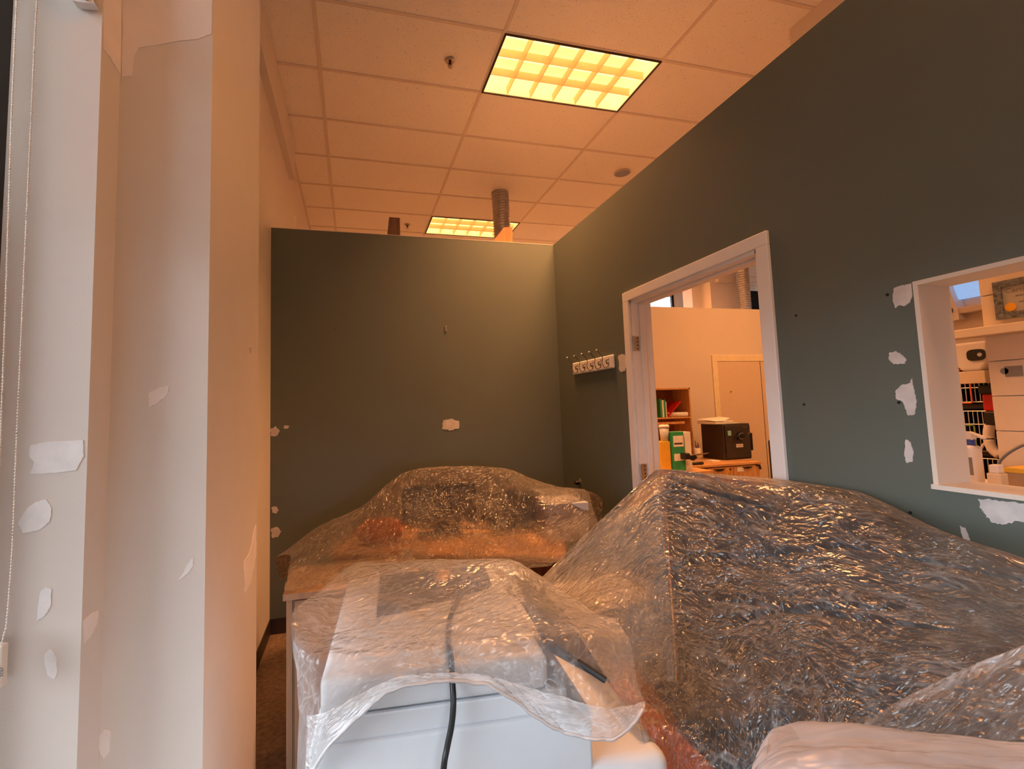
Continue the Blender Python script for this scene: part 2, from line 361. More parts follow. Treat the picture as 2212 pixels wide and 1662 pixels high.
# far walls of the building and neighbouring rooms
bm = bmesh.new()
W2 = 8.6
def holes(bm, y0, y1, rects, xa, xb, z1):
    """wall along x between y0..y1 with rectangular holes"""
    cuts = sorted({xa, xb}|{r[0] for r in rects}|{r[1] for r in rects})
    for a, b in zip(cuts[:-1], cuts[1:]):
        rs = [r for r in rects if r[0] <= a and r[1] >= b]
        if not rs: box(bm, a, b, y0, y1, 0, z1)
        for r in rs:
            if r[2] > 0: box(bm, a, b, y0, y1, 0, r[2])
            box(bm, a, b, y0, y1, r[3], z1)
a = HY(1416, 663, W2); b_ = HY(1457, 640, W2); c = HY(1625, 668, W2); d = HY(1650, 596, W2)
winA = (a.x-1.4, HY(1459, 650, W2).x, 2.2, CEIL-.06); winB = (HY(1620, 660, W2).x, c.x+1.3, 2.2, d.z-.05)
holes(bm, W2, W2+.15, [winA, winB], -.8, 10.5, CEIL+.16)
struct('wall_back_outer', bm, M['cream'])
struct('wall_right_outer', BX(10.5, 10.65, -2.6, 9.2, 0, CEIL+.16), M['cream'])
bm = bmesh.new(); holes(bm, -2.6, -2.45, [(-.5, 1.0, .4, 1.6)], -.8, 10.5, CEIL+.16)
struct('wall_front', bm, M['white_paint'])
# far partition seen through the doorway, with its closed door
FP = 5.57
bm = BX(XRI, 10.5, FP, FP+.12, 0, TOP); wf = struct('wall_far_partition', bm, M['cream'])
# bulkhead over the neighbouring room (top right of the photo)
q = HZ(1705, 66, CEIL); struct('trim_2', BX(q.x, q.x+1.0, -2.4, q.y, TOP+.25, CEIL+.02), M['cream'])
# posts and beam above the far partition
q0 = HY(1520, 660, 7.0); q1 = HY(1537, 660, 7.0); q2 = HY(1595, 660, 7.0)
struct('trim_3', BX(q1.x, q2.x, 7.0, 7.5, 0, CEIL), M['cream'])
struct('trim_4', BX(q0.x-.02, q1.x, 7.25, 7.5, 0, CEIL), M['cream'])
# baseboards
struct('baseboard_back', BX(XL+.006, XR, YB-.006, YB, 0, .10), M['vinyl'])
struct('baseboard_left', BX(XL, XL+.006, PY1, YB, 0, .10), M['vinyl'])
struct('baseboard_right', BX(XR-.006, XR, DY1+.06, YB-.006, 0, .10), M['vinyl'])
# windows
def win_frame(name, x0, x1, z0, z1, y, vert=None, m='darkwin', t=.05):
    bm = bmesh.new()
    box(bm, x0, x1, y-.03, y+.03, z0, z0+t); box(bm, x0, x1, y-.03, y+.03, z1-t, z1)
    box(bm, x0, x0+t, y-.03, y+.03, z0+t, z1-t); box(bm, x1-t, x1, y-.03, y+.03, z0+t, z1-t)
    if vert: box(bm, vert-.025, vert+.025, y-.03, y+.03, z0+t, z1-t)
    f = struct(name, bm, M[m]); g = link('window_pane', BX(x0+t, x1-t, y-.003, y+.003, z0+t, z1-t), M['glass'], f); return f
win_frame('window_2', winA[0], winA[1], winA[2], winA[3], W2+.08)
win_frame('window_3', winB[0], winB[1], winB[2], winB[3], W2+.08, m='lgray', t=.035)
win_frame('window_4', -.5, 1.0, .4, 1.6, -2.53)
bm = bmesh.new(); xw = XL-.20
box(bm, xw-.03, xw+.03, 1.146, 1.196, .12, 3.3); box(bm, xw-.03, xw+.03, -1.9, -1.85, .12, 3.3)
box(bm, xw-.03, xw+.03, -1.85, 1.146, .12, .17); box(bm, xw-.03, xw+.03, -1.85, 1.146, 3.25, 3.3); box(bm, xw-.03, xw+.03, -.4, -.35, .17, 3.25)
f = struct('window_1', bm, M['darkwin']); link('window_pane', BX(xw-.003, xw+.003, -1.85, 1.146, .17, 3.25), M['glass'], f)
# ------------------------------------------------------------------ wall filler patches and holes
def patch(ax, v, pts, parent, m='spackle', name='filler_patch', t=.0016, jit=1.2):
    rnd = random.Random(int(pts[0][0]*7+pts[0][1])); P = []
    for (xa, ya), (xb, yb) in zip(pts, pts[1:]+pts[:1]):
        for k in range(5): P.append((xa+(xb-xa)*k/5+rnd.uniform(-jit, jit)*(k > 0), ya+(yb-ya)*k/5+rnd.uniform(-jit, jit)*(k > 0)))
    vec = [0, 0, 0]; vec[ax] = t if (ax == 0 and v < 0) else -t
    W = [on(ax, v, x, y) for x, y in P]
    o = link(name, prism(bmesh.new(), W, vec), M[m], parent); return o
def hole(ax, v, x, y, parent, r=.004):
    c = on(ax, v, x, y); dv = Vector([0, 0, 0]); dv[ax] = -.0018
    return link('screw_hole', cyl(bmesh.new(), c, c+dv, r, n=12), M['hole'], parent)
R = XR
patch(0, R, [(1932, 622), (1952, 616), (1969, 612), (1971, 640), (1965, 655), (1955, 661), (1944, 660), (1934, 666), (1929, 645)], wr_)
patch(0, R, [(1922, 762), (1936, 759), (1950, 768), (1958, 778), (1955, 786), (1930, 787), (1920, 775)], wr_)
patch(0, R, [(1935, 845), (1948, 832), (1966, 828), (1971, 817), (1974, 840), (1979, 855), (1980, 880), (1976, 896), (1962, 898), (1955, 880), (1950, 868), (1936, 862)], wr_)
patch(0, R, [(1957, 950), (1966, 955), (1974, 975), (1972, 998), (1958, 1000), (1954, 985)], wr_)
patch(0, R, [(2113, 1078), (2150, 1080), (2190, 1084), (2225, 1090), (2240, 1130), (2200, 1126), (2165, 1134), (2140, 1126), (2128, 1110), (2118, 1098)], wr_, jit=2.5)
patch(0, R, [(2074, 1136), (2086, 1142), (2096, 1165), (2098, 1185), (2090, 1182), (2080, 1160)], wr_)
patch(0, R, [(1336, 768), (1344, 765), (1353, 770), (1356, 786), (1351, 800), (1342, 806), (1337, 798)], wr_)
for x, y in ((1917, 637), (1942, 870), (1967, 1108), (1720, 682), (1737, 874)): hole(0, R, x, y, wr_, .0045)
Y = YB
patch(1, Y, [(957, 908), (975, 905), (992, 910), (991, 926), (975, 930), (955, 928)], wb_)
patch(1, Y, [(584, 928), (596, 921), (604, 930), (600, 942), (586, 943)], wb_)
patch(1, Y, [(614, 920), (625, 921), (621, 927), (613, 926)], wb_)
patch(1, Y, [(587, 1096), (596, 1094), (602, 1102), (597, 1110), (588, 1107)], wb_)
patch(1, Y, [(585, 1143), (597, 1138), (608, 1149), (600, 1161), (588, 1162)], wb_)
hole(1, Y, 723, 710, wb_, .003)
c = HY(963, 711, YB); bm = BX(c.x-.006, c.x+.006, YB-.006, YB, c.z-.022, c.z+.022, bev=.002)
link('picture_hanger', bm, M['metal'], wb_)
J = 1.196
for pl in ([(66, 962), (100, 955), (180, 951), (182, 985), (165, 1016), (120, 1022), (66, 1024), (75, 1000), (64, 985)],
           [(60, 1098), (75, 1087), (100, 1078), (112, 1100), (108, 1128), (85, 1145), (50, 1152), (40, 1130)],
           [(88, 1278), (100, 1268), (112, 1274), (110, 1310), (98, 1330), (80, 1342), (85, 1300)],
           [(98, 1412), (110, 1402), (122, 1420), (124, 1450), (118, 1467), (104, 1460), (98, 1435)]):
    patch(1, J, pl, wl, 'spackle_w')
patch(1, PY0, [(395, 1240), (408, 1215), (417, 1203), (418, 1222), (405, 1240), (382, 1258)], wc, 'spackle_w')
patch(0, XL+.0, [(180, 1340), (195, 1325), (211, 1318), (209, 1345), (193, 1378), (180, 1392)], wl, 'primer')
patch(0, PX, [(527, 1215), (540, 1190), (552, 1135), (553, 1200), (540, 1262), (528, 1280)], wc, 'primer')
patch(0, PX, [(538, 752), (542, 748), (543, 760), (540, 764)], wc, 'spackle', jit=.3)
# lighter un-painted band at the head of pier and jamb
patch(1, PY0, [(264, -60), (462, -60), (457, 74), (430, 84), (380, 90), (330, 100), (300, 104), (291, 122), (286, 165), (264, 166)], wc, 'primer', jit=1.0, name='primer_band')
patch(0, XL, [(223, -60), (261, -60), (261, 164), (250, 148), (238, 126), (223, 106)], wl, 'primer', jit=.6, name='primer_band')
patch(1, PY0, [(322, 850), (348, 836), (366, 835), (362, 852), (340, 872), (322, 880)], wc, 'primer')
patch(1, PY0, [(215, 1590), (228, 1575), (240, 1580), (236, 1625), (224, 1640), (214, 1620)], wc, 'primer')
q = HX(637, 480, XL); patch(0, XL, [(634, 466), (640, 466), (640, 485), (638.5, 489), (637, 478)], wl, 'spackle_w', jit=.1)
# ------------------------------------------------------------------ door frame in the right wall
fr = thing('door_frame', 'white door casing and jamb of the open doorway in the green wall', 'door frame', (XR, 2.0, 0))
fr['kind'] = 'structure'; del fr['category']; fr.name = 'door_1'
def wb(o):  # keep world coordinates under an offset parent
    o.location = o.location-o.parent.location; return o
bm = bmesh.new(); cw = .057; ct = .016
cy0, cy1, cz = 1.473, 2.515, EYE+.677
for sx0, sx1 in ((XR-ct, XR), (XRI, XRI+ct)):
    box(bm, sx0, sx1, cy0, cy0+cw, 0, cz-cw, bev=.003); box(bm, sx0, sx1, cy1-cw, cy1, 0, cz-cw, bev=.003); box(bm, sx0, sx1, cy0, cy1, cz-cw, cz, bev=.003)
o = link('casing', bm, M['trimw'], fr); wb(o)
bm = bmesh.new(); jt = .019
box(bm, XR-.002, XRI+.002, DY0-.003, DY0-.003+jt, 0, DZ); box(bm, XR-.002, XRI+.002, DY1-jt+.003, DY1+.003, 0, DZ); box(bm, XR-.002, XRI+.002, DY0, DY1, DZ-jt+.003, DZ+.003)
o = link('jamb', bm, M['trimw'], fr); wb(o)
bm = bmesh.new(); s0, s1 = XR+.045, XR+.08
box(bm, s0, s1, DY0+jt-.003, DY0+jt+.009, 0, DZ-jt, bev=.002); box(bm, s0, s1, DY1-jt-.009, DY1-jt+.003, 0, DZ-jt, bev=.002); box(bm, s0, s1, DY0+jt, DY1-jt, DZ-jt-.009, DZ-jt+.003, bev=.002)
o = link('door_stop', bm, M['trimw'], fr); wb(o)
for px, py in ((1378, 741), (1394, 1021)):
    z = HX(px, py, XR+.01).z; yy = DY1-jt+.003
    bm = BX(XR+.004, XR+.040, yy-.003, yy, z-.045, z+.045, bev=.001)
    h = link('hinge', bm, M['metal'], fr); wb(h)
    k = link('hinge_knuckle', cyl(bmesh.new(), (XR-.002, yy-.004, z-.045), (XR-.002, yy-.004, z+.045), .006), M['metal'], h)
    bm = bmesh.new()
    for dz in (-.032, -.011, .011, .032): cyl(bm, (XR+.026, yy-.003, z+dz), (XR+.026, yy-.005, z+dz), .004, n=10)
    link('screws', bm, M['hole'], h)
# pass-through lining (painted cream)
bm = bmesh.new(); t = .012
box(bm, XR-.002, XRI+.002, OY1-t, OY1+.0005, OZ0+t, OZ1+.0005); box(bm, XR-.002, XRI+.002, OY0-.0005, OY0+t, OZ0+t, OZ1+.0005)
box(bm, XR-.002, XRI+.002, OY0+t, OY1-t, OZ1-t, OZ1+.0005); box(bm, XR-.012, XRI+.012, OY0-.001, OY1+.001, OZ0-.001, OZ0+t)
struct('window_5', bm, M['cream'], label='cream lined pass-through opening cut in the green wall')
# ------------------------------------------------------------------ ceiling lights
def ceiling_light():
    t = thing('ceiling_light', '', 'ceiling light')
    X, Yh = GX/2-.016, GY/2-.016; D = .115
    bm = bmesh.new(); box(bm, -X, X, -Yh, Yh, D, D+.01)
    for a, b_, c_, d_ in ((-X, -X+.004, -Yh, Yh), (X-.004, X, -Yh, Yh), (-X, X, -Yh, -Yh+.004), (-X, X, Yh-.004, Yh)): box(bm, a, b_, c_, d_, 0, D)
    link('housing', bm, M['lampw'], t)
    bm = bmesh.new(); e = .014
    for a, b_, c_, d_ in ((-X-e, -X, -Yh-e, Yh+e), (X, X+e, -Yh-e, Yh+e), (-X, X, -Yh-e, -Yh), (-X, X, Yh, Yh+e)): box(bm, a, b_, c_, d_, -.006, .006)
    link('frame', bm, M['dmetal'], t)
    bm = bmesh.new()
    for i in range(1, 6):
        x = -X+i*2*X/6; prism(bm, [(x-.002, -Yh, 0), (x+.002, -Yh, 0), (x+.010, -Yh, .055), (x-.010, -Yh, .055)], (0, 2*Yh, 0))
    for j in range(1, 3):
        y = -Yh+j*2*Yh/3; prism(bm, [(-X, y-.002, 0), (-X, y+.002, 0), (-X, y+.012, .055), (-X, y-.012, .055)], (2*X, 0, 0))
    link('louver', bm, M['louver'], t)
    for j in range(3):
        y = -Yh+(j+.5)*2*Yh/3; link('lamp_tube', cyl(bmesh.new(), (-X+.02, y, .085), (X-.02, y, .085), .013, n=12), M['tube'], t, smooth=True)
    area('lamp', (0, 0, -.004), (0, 0, 0), 2*X, 2*Yh, LAMP_W, (1, .42, .15), spread=math.radians(96), parent=t)
    return t
LAMP_W = 45
cl = ceiling_light(); cells = [(1, 0), (1, 5), (1, -5), (3, 5), (4, -3), (4, 1), (3, 8)]
for k, (i, j) in enumerate(cells):
    o = cl if k == 0 else copy_tree(cl)
    o.location = (GX0+(i+.5)*GX, GY0+(j+.5)*GY, CEIL)
    if k >= 2:  # unseen fixtures added to brighten the rooms, with wider spread
        for c in o.children:
            if c.type == 'LIGHT': c.data = c.data.copy(); c.data.spread = math.radians(172); c.data.energy = LAMP_W*(.9 if k != 2 else .5)
    if k == 0: o['label'] = 'large glowing louvered ceiling light nearer the camera, fully in view'
    elif k == 1: o['label'] = 'glowing louvered ceiling light beyond the back partition, half behind the metal duct'
    else: o['label'] = ('unseen louvered ceiling light added behind the camera', 'unseen louvered ceiling light added beyond the far end of the building', 'unseen louvered ceiling light added over the front of the treatment room', 'unseen louvered ceiling light added over the room beyond the doorway', 'unseen louvered ceiling light added next to the outer windows')[k-2]; o['group'] = 'added ceiling lights out of view'
# sprinklers
def sprinkler(px, py, label):
    p = HZ(px, py, CEIL); t = thing('sprinkler', label, 'sprinkler', p)
    link('escutcheon', lathe(bmesh.new(), [(.036, 0), (.034, -.006), (.022, -.010), (.014, -.004), (.010, -.004)]), M['metal'], t, True)
    link('body', lathe(bmesh.new(), [(.009, -.002), (.009, -.022), (.006, -.024), (.004, -.040)], n=14), M['dmetal'], t, True)
    bm = tube(bmesh.new(), smooth_path([(.006, 0, -.02), (.014, 0, -.03), (.012, 0, -.042), (.003, 0, -.05)], 4), .0022, 6)
    tube(bm, smooth_path([(-.006, 0, -.02), (-.014, 0, -.03), (-.012, 0, -.042), (-.003, 0, -.05)], 4), .0022, 6)
    link('yoke', bm, M['dmetal'], t); link('deflector', lathe(bmesh.new(), [(.004, -.048), (.015, -.050), (.015, -.052), (.003, -.053)], n=16), M['metal'], t)
sprinkler(972, 131, 'brass-dark sprinkler head in the tile left of the nearer light')
sprinkler(880, 486, 'small sprinkler head beyond the partition, right of the dark wooden bracket')
p = HZ(1344, 374, CEIL); t = thing('ceiling_speaker', 'round recessed ceiling speaker near the top of the green wall', 'speaker', p)
link('rim', lathe(bmesh.new(), [(.088, .004), (.092, -.003), (.088, -.006), (.080, -.006), (.080, 0)]), M['tbar'], t)
link('grille', lathe(bmesh.new(), [(.079, 0), (.079, -.004), (.02, -.005), (.001, -.005)]), M['gray'], t)
# duct standing behind the partition
p = HZ(1080, 418, CEIL); bm = bmesh.new(); prof = []; z = CEIL+.004
while z > 1.6:
    prof += [(.098, z), (.102, z-.004), (.096, z-.008), (.096, z-.026)]; z -= .032
b0 = HY(1086, 516, p.y); k = (b0.x-p.x)/(b0.z-p.z)
n = 32; rings = []
for r, zz in prof: rings.append([bm.verts.new((p.x+(zz-p.z)*k+math.cos(2*math.pi*a/n)*r, p.y+math.sin(2*math.pi*a/n)*r, zz+.012*math.cos(2*math.pi*a/n))) for a in range(n)])
for a, b_ in zip(rings[:-1], rings[1:]):
    for i in range(n): bm.faces.new((a[i], a[(i+1) % n], b_[(i+1) % n], b_[i]))
o = link('duct', bm, M['duct'], smooth=True); tag(o, 'ribbed round metal duct rising to the ceiling behind the partition', 'duct')
# wooden brackets on top of the partition
a = HY(840, 511, YB+.03); b_ = HY(863, 511, YB+.03); h = HY(850, 471, YB+.03).z
bm = prism(bmesh.new(), [(a.x+.004, YB+.02, TOP), (a.x+.004, YB+.02, h), (a.x+.004, YB+.10, h-.01), (a.x-.01, YB+.11, TOP)], (b_.x-a.x, 0, 0))
tag(link('wooden_bracket', bm, M['bracket_dark']), 'dark brown wooden block standing on top of the partition, left of the duct', 'bracket')
P = [HY(x, y, YB+.02) for x, y in ((1064, 522), (1089, 491), (1107, 491), (1107, 524))]
P[0].z = P[3].z = TOP
tag(link('wooden_bracket', prism(bmesh.new(), P, (0, .075, 0)), M['bracket_orange']), 'orange wooden bracket with a slanted side on the partition, in front of the duct', 'bracket')
# ------------------------------------------------------------------ coat rack
a = HX(1241, 797, XR); b_ = HX(1329, 781, XR); zt = .5*(HX(1243, 785, XR).z+HX(1322, 767, XR).z); zb = .5*(HX(1243, 808, XR).z+HX(1327, 798, XR).z)
t = thing('coat_rack', 'white coat rail with five wire hooks on the green wall left of the door', 'coat rack', (XR, (a.y+b_.y)/2, (zt+zb)/2))
L2 = (a.y-b_.y)/2; hh = (zt-zb)/2
link('rail', BX(-.018, 0, -L2, L2, -hh, hh, bev=.008, seg=3), M['trimw'], t)
for k in range(5):
    y = HX((1247, 1263, 1280, 1297, 1314)[k], 790, XR-.02).y-(a.y+b_.y)/2
    bm = tube(bmesh.new(), smooth_path([(-.020, y, -.004), (-.022, y, -hh*.55), (-.045, y, -hh*.85), (-.062, y, -hh*.2), (-.060, y, hh*.8), (-.085, y, hh*1.5), (-.098, y, hh*1.75)], 6), .0026, 8)
    tube(bm, smooth_path([(-.019, y-.003, hh*.5), (-.036, y-.003, hh*.2), (-.032, y-.003, -hh*.2), (-.020, y-.003, -hh*.1)], 5), .004, 8)
    hk = link('hook', bm, M['hookm'], t, True)
    bt = bmesh.new(); bmesh.ops.create_uvsphere(bt, u_segments=10, v_segments=6, radius=.0055, matrix=Matrix.Translation((-.099, y, hh*1.77))); link('hook_tip', bt, M['trimw'], hk, True)
# small round stopper low on the wall by the corner
p = HX(1252, 1043, XR); t = thing('door_stopper', 'small chrome wall bumper beside the plastic-covered desk in the corner', 'door stopper', p)
link('plate', cyl(bmesh.new(), (0, 0, 0), (-.006, 0, 0), .030), M['metal'], t); link('bumper', cyl(bmesh.new(), (-.006, 0, 0), (-.035, 0, 0), .018, .014), M['black'], t)
# ------------------------------------------------------------------ roller blind at the left window
t = thing('roller_blind', 'raised roller blind with two bead chain strands and a clear tensioner by the left window', 'blind', (XL-.06, 1.15, 2.5))
def T(p): return Vector(p)-t.location
bx = XL-.125
link('roller_tube', cyl(bmesh.new(), T((bx, -1.85, 3.2)), T((bx, 1.17, 3.2)), .03), M['white_paint'], t, True)
link('blind_fabric', BX(*(bx-.001-t.location.x, bx+.001-t.location.x, -1.83-t.location.y, 1.08-t.location.y, 1.92-t.location.z, 3.2-t.location.z)), M['paper'], t)
for pts, nm in (([(37, -40), (35, 20), (31, 110), (25, 250), (18, 480), (10, 720), (3, 900), (-6, 1150), (-14, 1350)], 'bead_chain'), ([(84, -40), (79, 20), (74, 110), (68, 250), (57, 480), (43, 800), (34, 1000), (27, 1180), (15, 1340), (9, 1370), (4, 1388), (-6, 1400)], 'bead_chain')):
    W = smooth_path([HY(x, y, J-.055) for x, y in pts], 10); W = [p-t.location for p in W]
    bm = tube(bmesh.new(), W, .0009, 6)
    # beads every 6 mm
    acc = 0
    for a, b_ in zip(W[:-1], W[1:]):
        L = (b_-a).length; s = 0
        while acc+L-s >= .0062:
            s += .0062-acc; acc = 0; pp = a+(b_-a)*(s/L)
            bmesh.ops.create_icosphere(bm, subdivisions=1, radius=.0021, matrix=Matrix.Translation(pp))
        acc += L-s
    link(nm, bm, M['bead'], t, True)
a = HY(-30, 1395, J-.05); b_ = HY(11, 1482, J-.05)
bm = BX(a.x-t.location.x, b_.x-t.location.x, J-.062-t.location.y, J-.044-t.location.y, b_.z-t.location.z, a.z-t.location.z, bev=.003)
o = link('chain_tensioner', bm, M['bead'], t)
text('scar', .011, M['inkgray'], o, (HY(7, 1462, J-.062)-t.location)+Vector((0, -.0185+.018, 0)), (math.radians(90), math.radians(-90), 0), 'tensioner_lettering')
# bracket high on the jamb
P = [HY(x, y, J-.004) for x, y in ((146, -12), (168, 17), (190, 21), (214, 22), (200, -4), (196, -30), (150, -40))]
t = thing('blind_bracket', 'white curved blind bracket at the very top of the window jamb', 'bracket', P[2])
link('plate', prism(bmesh.new(), [p-P[2] for p in P], (0, -.02, 0)), M['trimw'], t)
p = HY(187, -2, J-.025)-P[2]; link('screw', cyl(bmesh.new(), p, p+Vector((0, -.003, 0)), .004, n=12), M['metal'], t)
# ------------------------------------------------------------------ plastic sheets
def vnoise(shape, u, v, seed):
    rs = np.random.RandomState(seed); G = rs.rand(256, 256)
    def s(t): return t*t*t*(t*(t*6-15)+10)
    iu = np.floor(u).astype(int); iv = np.floor(v).astype(int); fu = s(u-iu); fv = s(v-iv)
    g = lambda a, b: G[a % 256, b % 256]
    return (g(iu, iv)*(1-fu)+g(iu+1, iv)*fu)*(1-fv)+(g(iu, iv+1)*(1-fu)+g(iu+1, iv+1)*fu)*fv*1.0
def ridge(u, v, seed): return 1-np.abs(vnoise(None, u, v, seed)*2-1)
def crm(P, n, taut=0.0):
    """Catmull-Rom along axis 0"""
    P = np.concatenate([2*P[:1]-P[1:2], P, 2*P[-1:]-P[-2:-1]]); k = len(P)-3
    t = np.linspace(0, k-1e-6, n); i = np.floor(t).astype(int); f = (t-i).reshape(-1, *([1]*(P.ndim-1)))
    a, b, c, d = P[i], P[i+1], P[i+2], P[i+3]
    return (1-taut)*.5*(2*b+(c-a)*f+(2*a-5*b+4*c-d)*f**2+(-a+3*b-3*c+d)*f**3)+taut*(b+(c-b)*f)
def sheet(name, net, nu, nv, amp, m, label, seed=1, freq=9, stretch=3.0, ang=.4, parent=None, lift=0.0, taut=.35, folds=()):
    W = np.array([[tuple(HY(p[0], p[1], p[2])) if len(p) == 3 else p[1:] for p in row] for row in net], float)
    W[..., 2] += lift
    A = crm(W, nv, taut); A = np.swapaxes(crm(np.swapaxes(A, 0, 1), nu, taut), 0, 1)          # nv x nu x 3
    # metric coordinates
    du = np.concatenate([np.zeros((nv, 1)), np.cumsum(np.linalg.norm(np.diff(A, axis=1), axis=2), 1)], 1).mean(0)
    dv = np.concatenate([np.zeros((1, nu)), np.cumsum(np.linalg.norm(np.diff(A, axis=0), axis=2), 0)], 0).mean(1)
    U, V = np.meshgrid(du, dv)
    gu = np.gradient(A, axis=1); gv = np.gradient(A, axis=0); N = np.cross(gu, gv); N /= np.linalg.norm(N, axis=2, keepdims=True)+1e-9
    U2 = U+(vnoise(None, U*2+5, V*2+9, seed+40)-.5)*.25; V2 = V+(vnoise(None, U*2+15, V*2+1, seed+41)-.5)*.25
    ur = U2*math.cos(ang)+V2*math.sin(ang)+20; vr = -U2*math.sin(ang)+V2*math.cos(ang)+20
    h = (ridge(ur*freq/stretch, vr*freq, seed)-.5)*1.0
    h += (ridge(ur*freq*2.1/stretch+3, vr*freq*2.3, seed+1)-.5)*.5
    h += (ridge(ur*freq*4.2/stretch, vr*freq*5+7, seed+2)-.5)*.22
    h += (vnoise(None, U*4+2, V*4+3, seed+3)-.5)*.9
    h = h*amp
    S_, T_ = np.meshgrid(np.linspace(0, 1, nu), np.linspace(0, 1, nv)); LU, LV = du[-1], dv[-1]
    for (a0, b0, a1, b1) in folds:
        ax, ay, bx_, by_ = a0*LU, b0*LV, a1*LU, b1*LV; ll = math.hypot(bx_-ax, by_-ay); ux, uy = (bx_-ax)/ll, (by_-ay)/ll
        al = (U-ax)*ux+(V-ay)*uy; ac = -(U-ax)*uy+(V-ay)*ux+.012*np.sin(al*9)
        h = h+.009*np.exp(-(ac/.008)**2)*np.clip(al/.1, 0, 1)*np.clip((ll-al)/.1, 0, 1)
    edge = np.minimum(1, .35+np.minimum(V/(.10), 1))
    A = A+N*(h*edge)[..., None]
    bm = bmesh.new(); uvl = bm.loops.layers.uv.new('uv')
    vs = [[bm.verts.new(A[j, i]) for i in range(nu)] for j in range(nv)]
    for j in range(nv-1):
        for i in range(nu-1):
            f = bm.faces.new((vs[j][i], vs[j+1][i], vs[j+1][i+1], vs[j][i+1])); f.smooth = True
            for l, (a, b) in zip(f.loops, ((j, i), (j+1, i), (j+1, i+1), (j, i+1))): l[uvl].uv = (U[a, b], V[a, b])
    o = link(name, bm, m, parent)
    if label: tag(o, label, 'plastic sheet')
    return o, A
F_big = film('crumpled_clear_polythene', haze=.05, crease=.24, facet=.42, sc=(9, 38), rough=.23, gloss=.02, ang=.05, graze=.16, bumpS=.8, sheen=.85, tint=(.80, .78, .77))
F_mid = film('brownish_clear_polythene', haze=.05, crease=.16, facet=.30, sc=(16, 40), rough=.26, gloss=.0, ang=.9, graze=.10, tint=(.62, .56, .52), bumpS=.7, sheen=.9)  # tint browner and duller than the other sheets
F_prn = film('milky_polythene', haze=.12, crease=.18, facet=.10, sc=(12, 34), rough=.22, gloss=.01, tint=(.95, .95, .97), ang=.9, graze=.40, blur=.05, bumpS=.25)
F_hem = film('doubled_polythene_hem', haze=.34, crease=.4, facet=.2, sc=(10, 30), rough=.24, gloss=.02, tint=(.95, .95, .97), ang=.2, graze=.4, blur=.05, bumpS=.4)
F_lump = film('milky_doubled_polythene', haze=.55, crease=.28, facet=.10, sc=(4, 10), rough=.24, gloss=.03, tint=(.70, .68, .72), ang=.2, bumpS=.2)
def hem(A, parent, m, rows, off=.004, cols=slice(None), rr=.0035):
    """turned-over double edge of a sheet: a strip just outside it plus a rolled lip"""
    B = A[rows][:, cols]; n0, n1 = B.shape[:2]
    gu = np.gradient(B, axis=1); gv = np.gradient(B, axis=0); N = np.cross(gu, gv); N /= np.linalg.norm(N, axis=2, keepdims=True)+1e-9
    C = B+N*off*(1 if np.dot(N[n0//2, n1//2], -FO) > 0 else -1); bm = bmesh.new(); uvl = bm.loops.layers.uv.new('uv')
    vs = [[bm.verts.new(C[j, i]) for i in range(n1)] for j in range(n0)]
    for j in range(n0-1):
        for i in range(n1-1):
            f = bm.faces.new((vs[j][i], vs[j+1][i], vs[j+1][i+1], vs[j][i+1])); f.smooth = True
            for l, (a, b) in zip(f.loops, ((j, i), (j+1, i), (j+1, i+1), (j, i+1))): l[uvl].uv = (b*.004, a*.006)
    link('hem_strip', bm, m, parent)
    edge = C[-1] if rows.start is not None and (rows.stop is None) else C[0]
    link('hem_edge', tube(bmesh.new(), [Vector(p) for p in edge[::2]], rr, 6), m, parent, True)
# big sheet from the doorway to the lower right corner
big = [
 [(1225, 1300, 2.25), (1330, 1200, 2.3), (1425, 1090, 2.25), ('w', 1.58, 1.6, .75), ('w', 1.58, 1.2, .75), ('w', 1.57, .85, .75), ('w', 1.57, .55, .7), ('w', 1.57, .2, .7)],
 [(1180, 1262, 1.86), (1300, 1142, 1.93), (1428, 1028, 1.98), ('w', 1.585, 1.55, 1.15), ('w', 1.585, 1.17, 1.15), ('w', 1.5, .87, 1.08), ('w', 1.45, .60, 1.05), ('w', 1.4, .3, 1.0)],
 [(1168, 1252, 1.76), (1288, 1130, 1.85), (1419, 1013, 1.92), (1605, 1036, 1.5), (1785, 1067, 1.15), (2000, 1138, .86), (2230, 1212, .63), (2560, 1330, .42)],
 [(1180, 1288, 1.62), (1298, 1190, 1.72), (1422, 1100, 1.80), (1605, 1120, 1.44), (1790, 1145, 1.09), (2000, 1215, .81), (2230, 1285, .60), (2560, 1400, .40)],
 [(1212, 1330, 1.45), (1318, 1275, 1.52), (1440, 1215, 1.58), (1612, 1225, 1.30), (1800, 1245, 1.00), (2010, 1300, .76), (2230, 1355, .57), (2560, 1450, .38)],
 [(1268, 1398, 1.28), (1368, 1370, 1.33), (1478, 1340, 1.33), (1630, 1340, 1.13), (1812, 1350, .90), (2015, 1375, .70), (2230, 1415, .54), (2560, 1490, .36)],
 [(1325, 1480, 1.12), (1418, 1465, 1.15), (1518, 1450, 1.12), (1660, 1440, .99), (1830, 1440, .82), (2020, 1445, .66), (2230, 1475, .51), (2560, 1540, .35)],
 [(1385, 1580, 1.00), (1460, 1560, 1.01), (1560, 1545, .98), (1690, 1535, .88), (1850, 1535, .76), (2030, 1530, .62), (2230, 1545, .49), (2560, 1600, .34)],
 [(1410, 1680, .98), (1480, 1670, .96), (1580, 1655, .91), (1710, 1640, .83), (1860, 1630, .72), (2030, 1630, .59), (2230, 1640, .47), (2560, 1690, .33)],
 [(1430, 1900, .95), (1500, 1900, .92), (1600, 1880, .87), (1730, 1850, .79), (1880, 1840, .69), (2040, 1840, .56), (2230, 1850, .45), (2560, 1880, .32)],
]
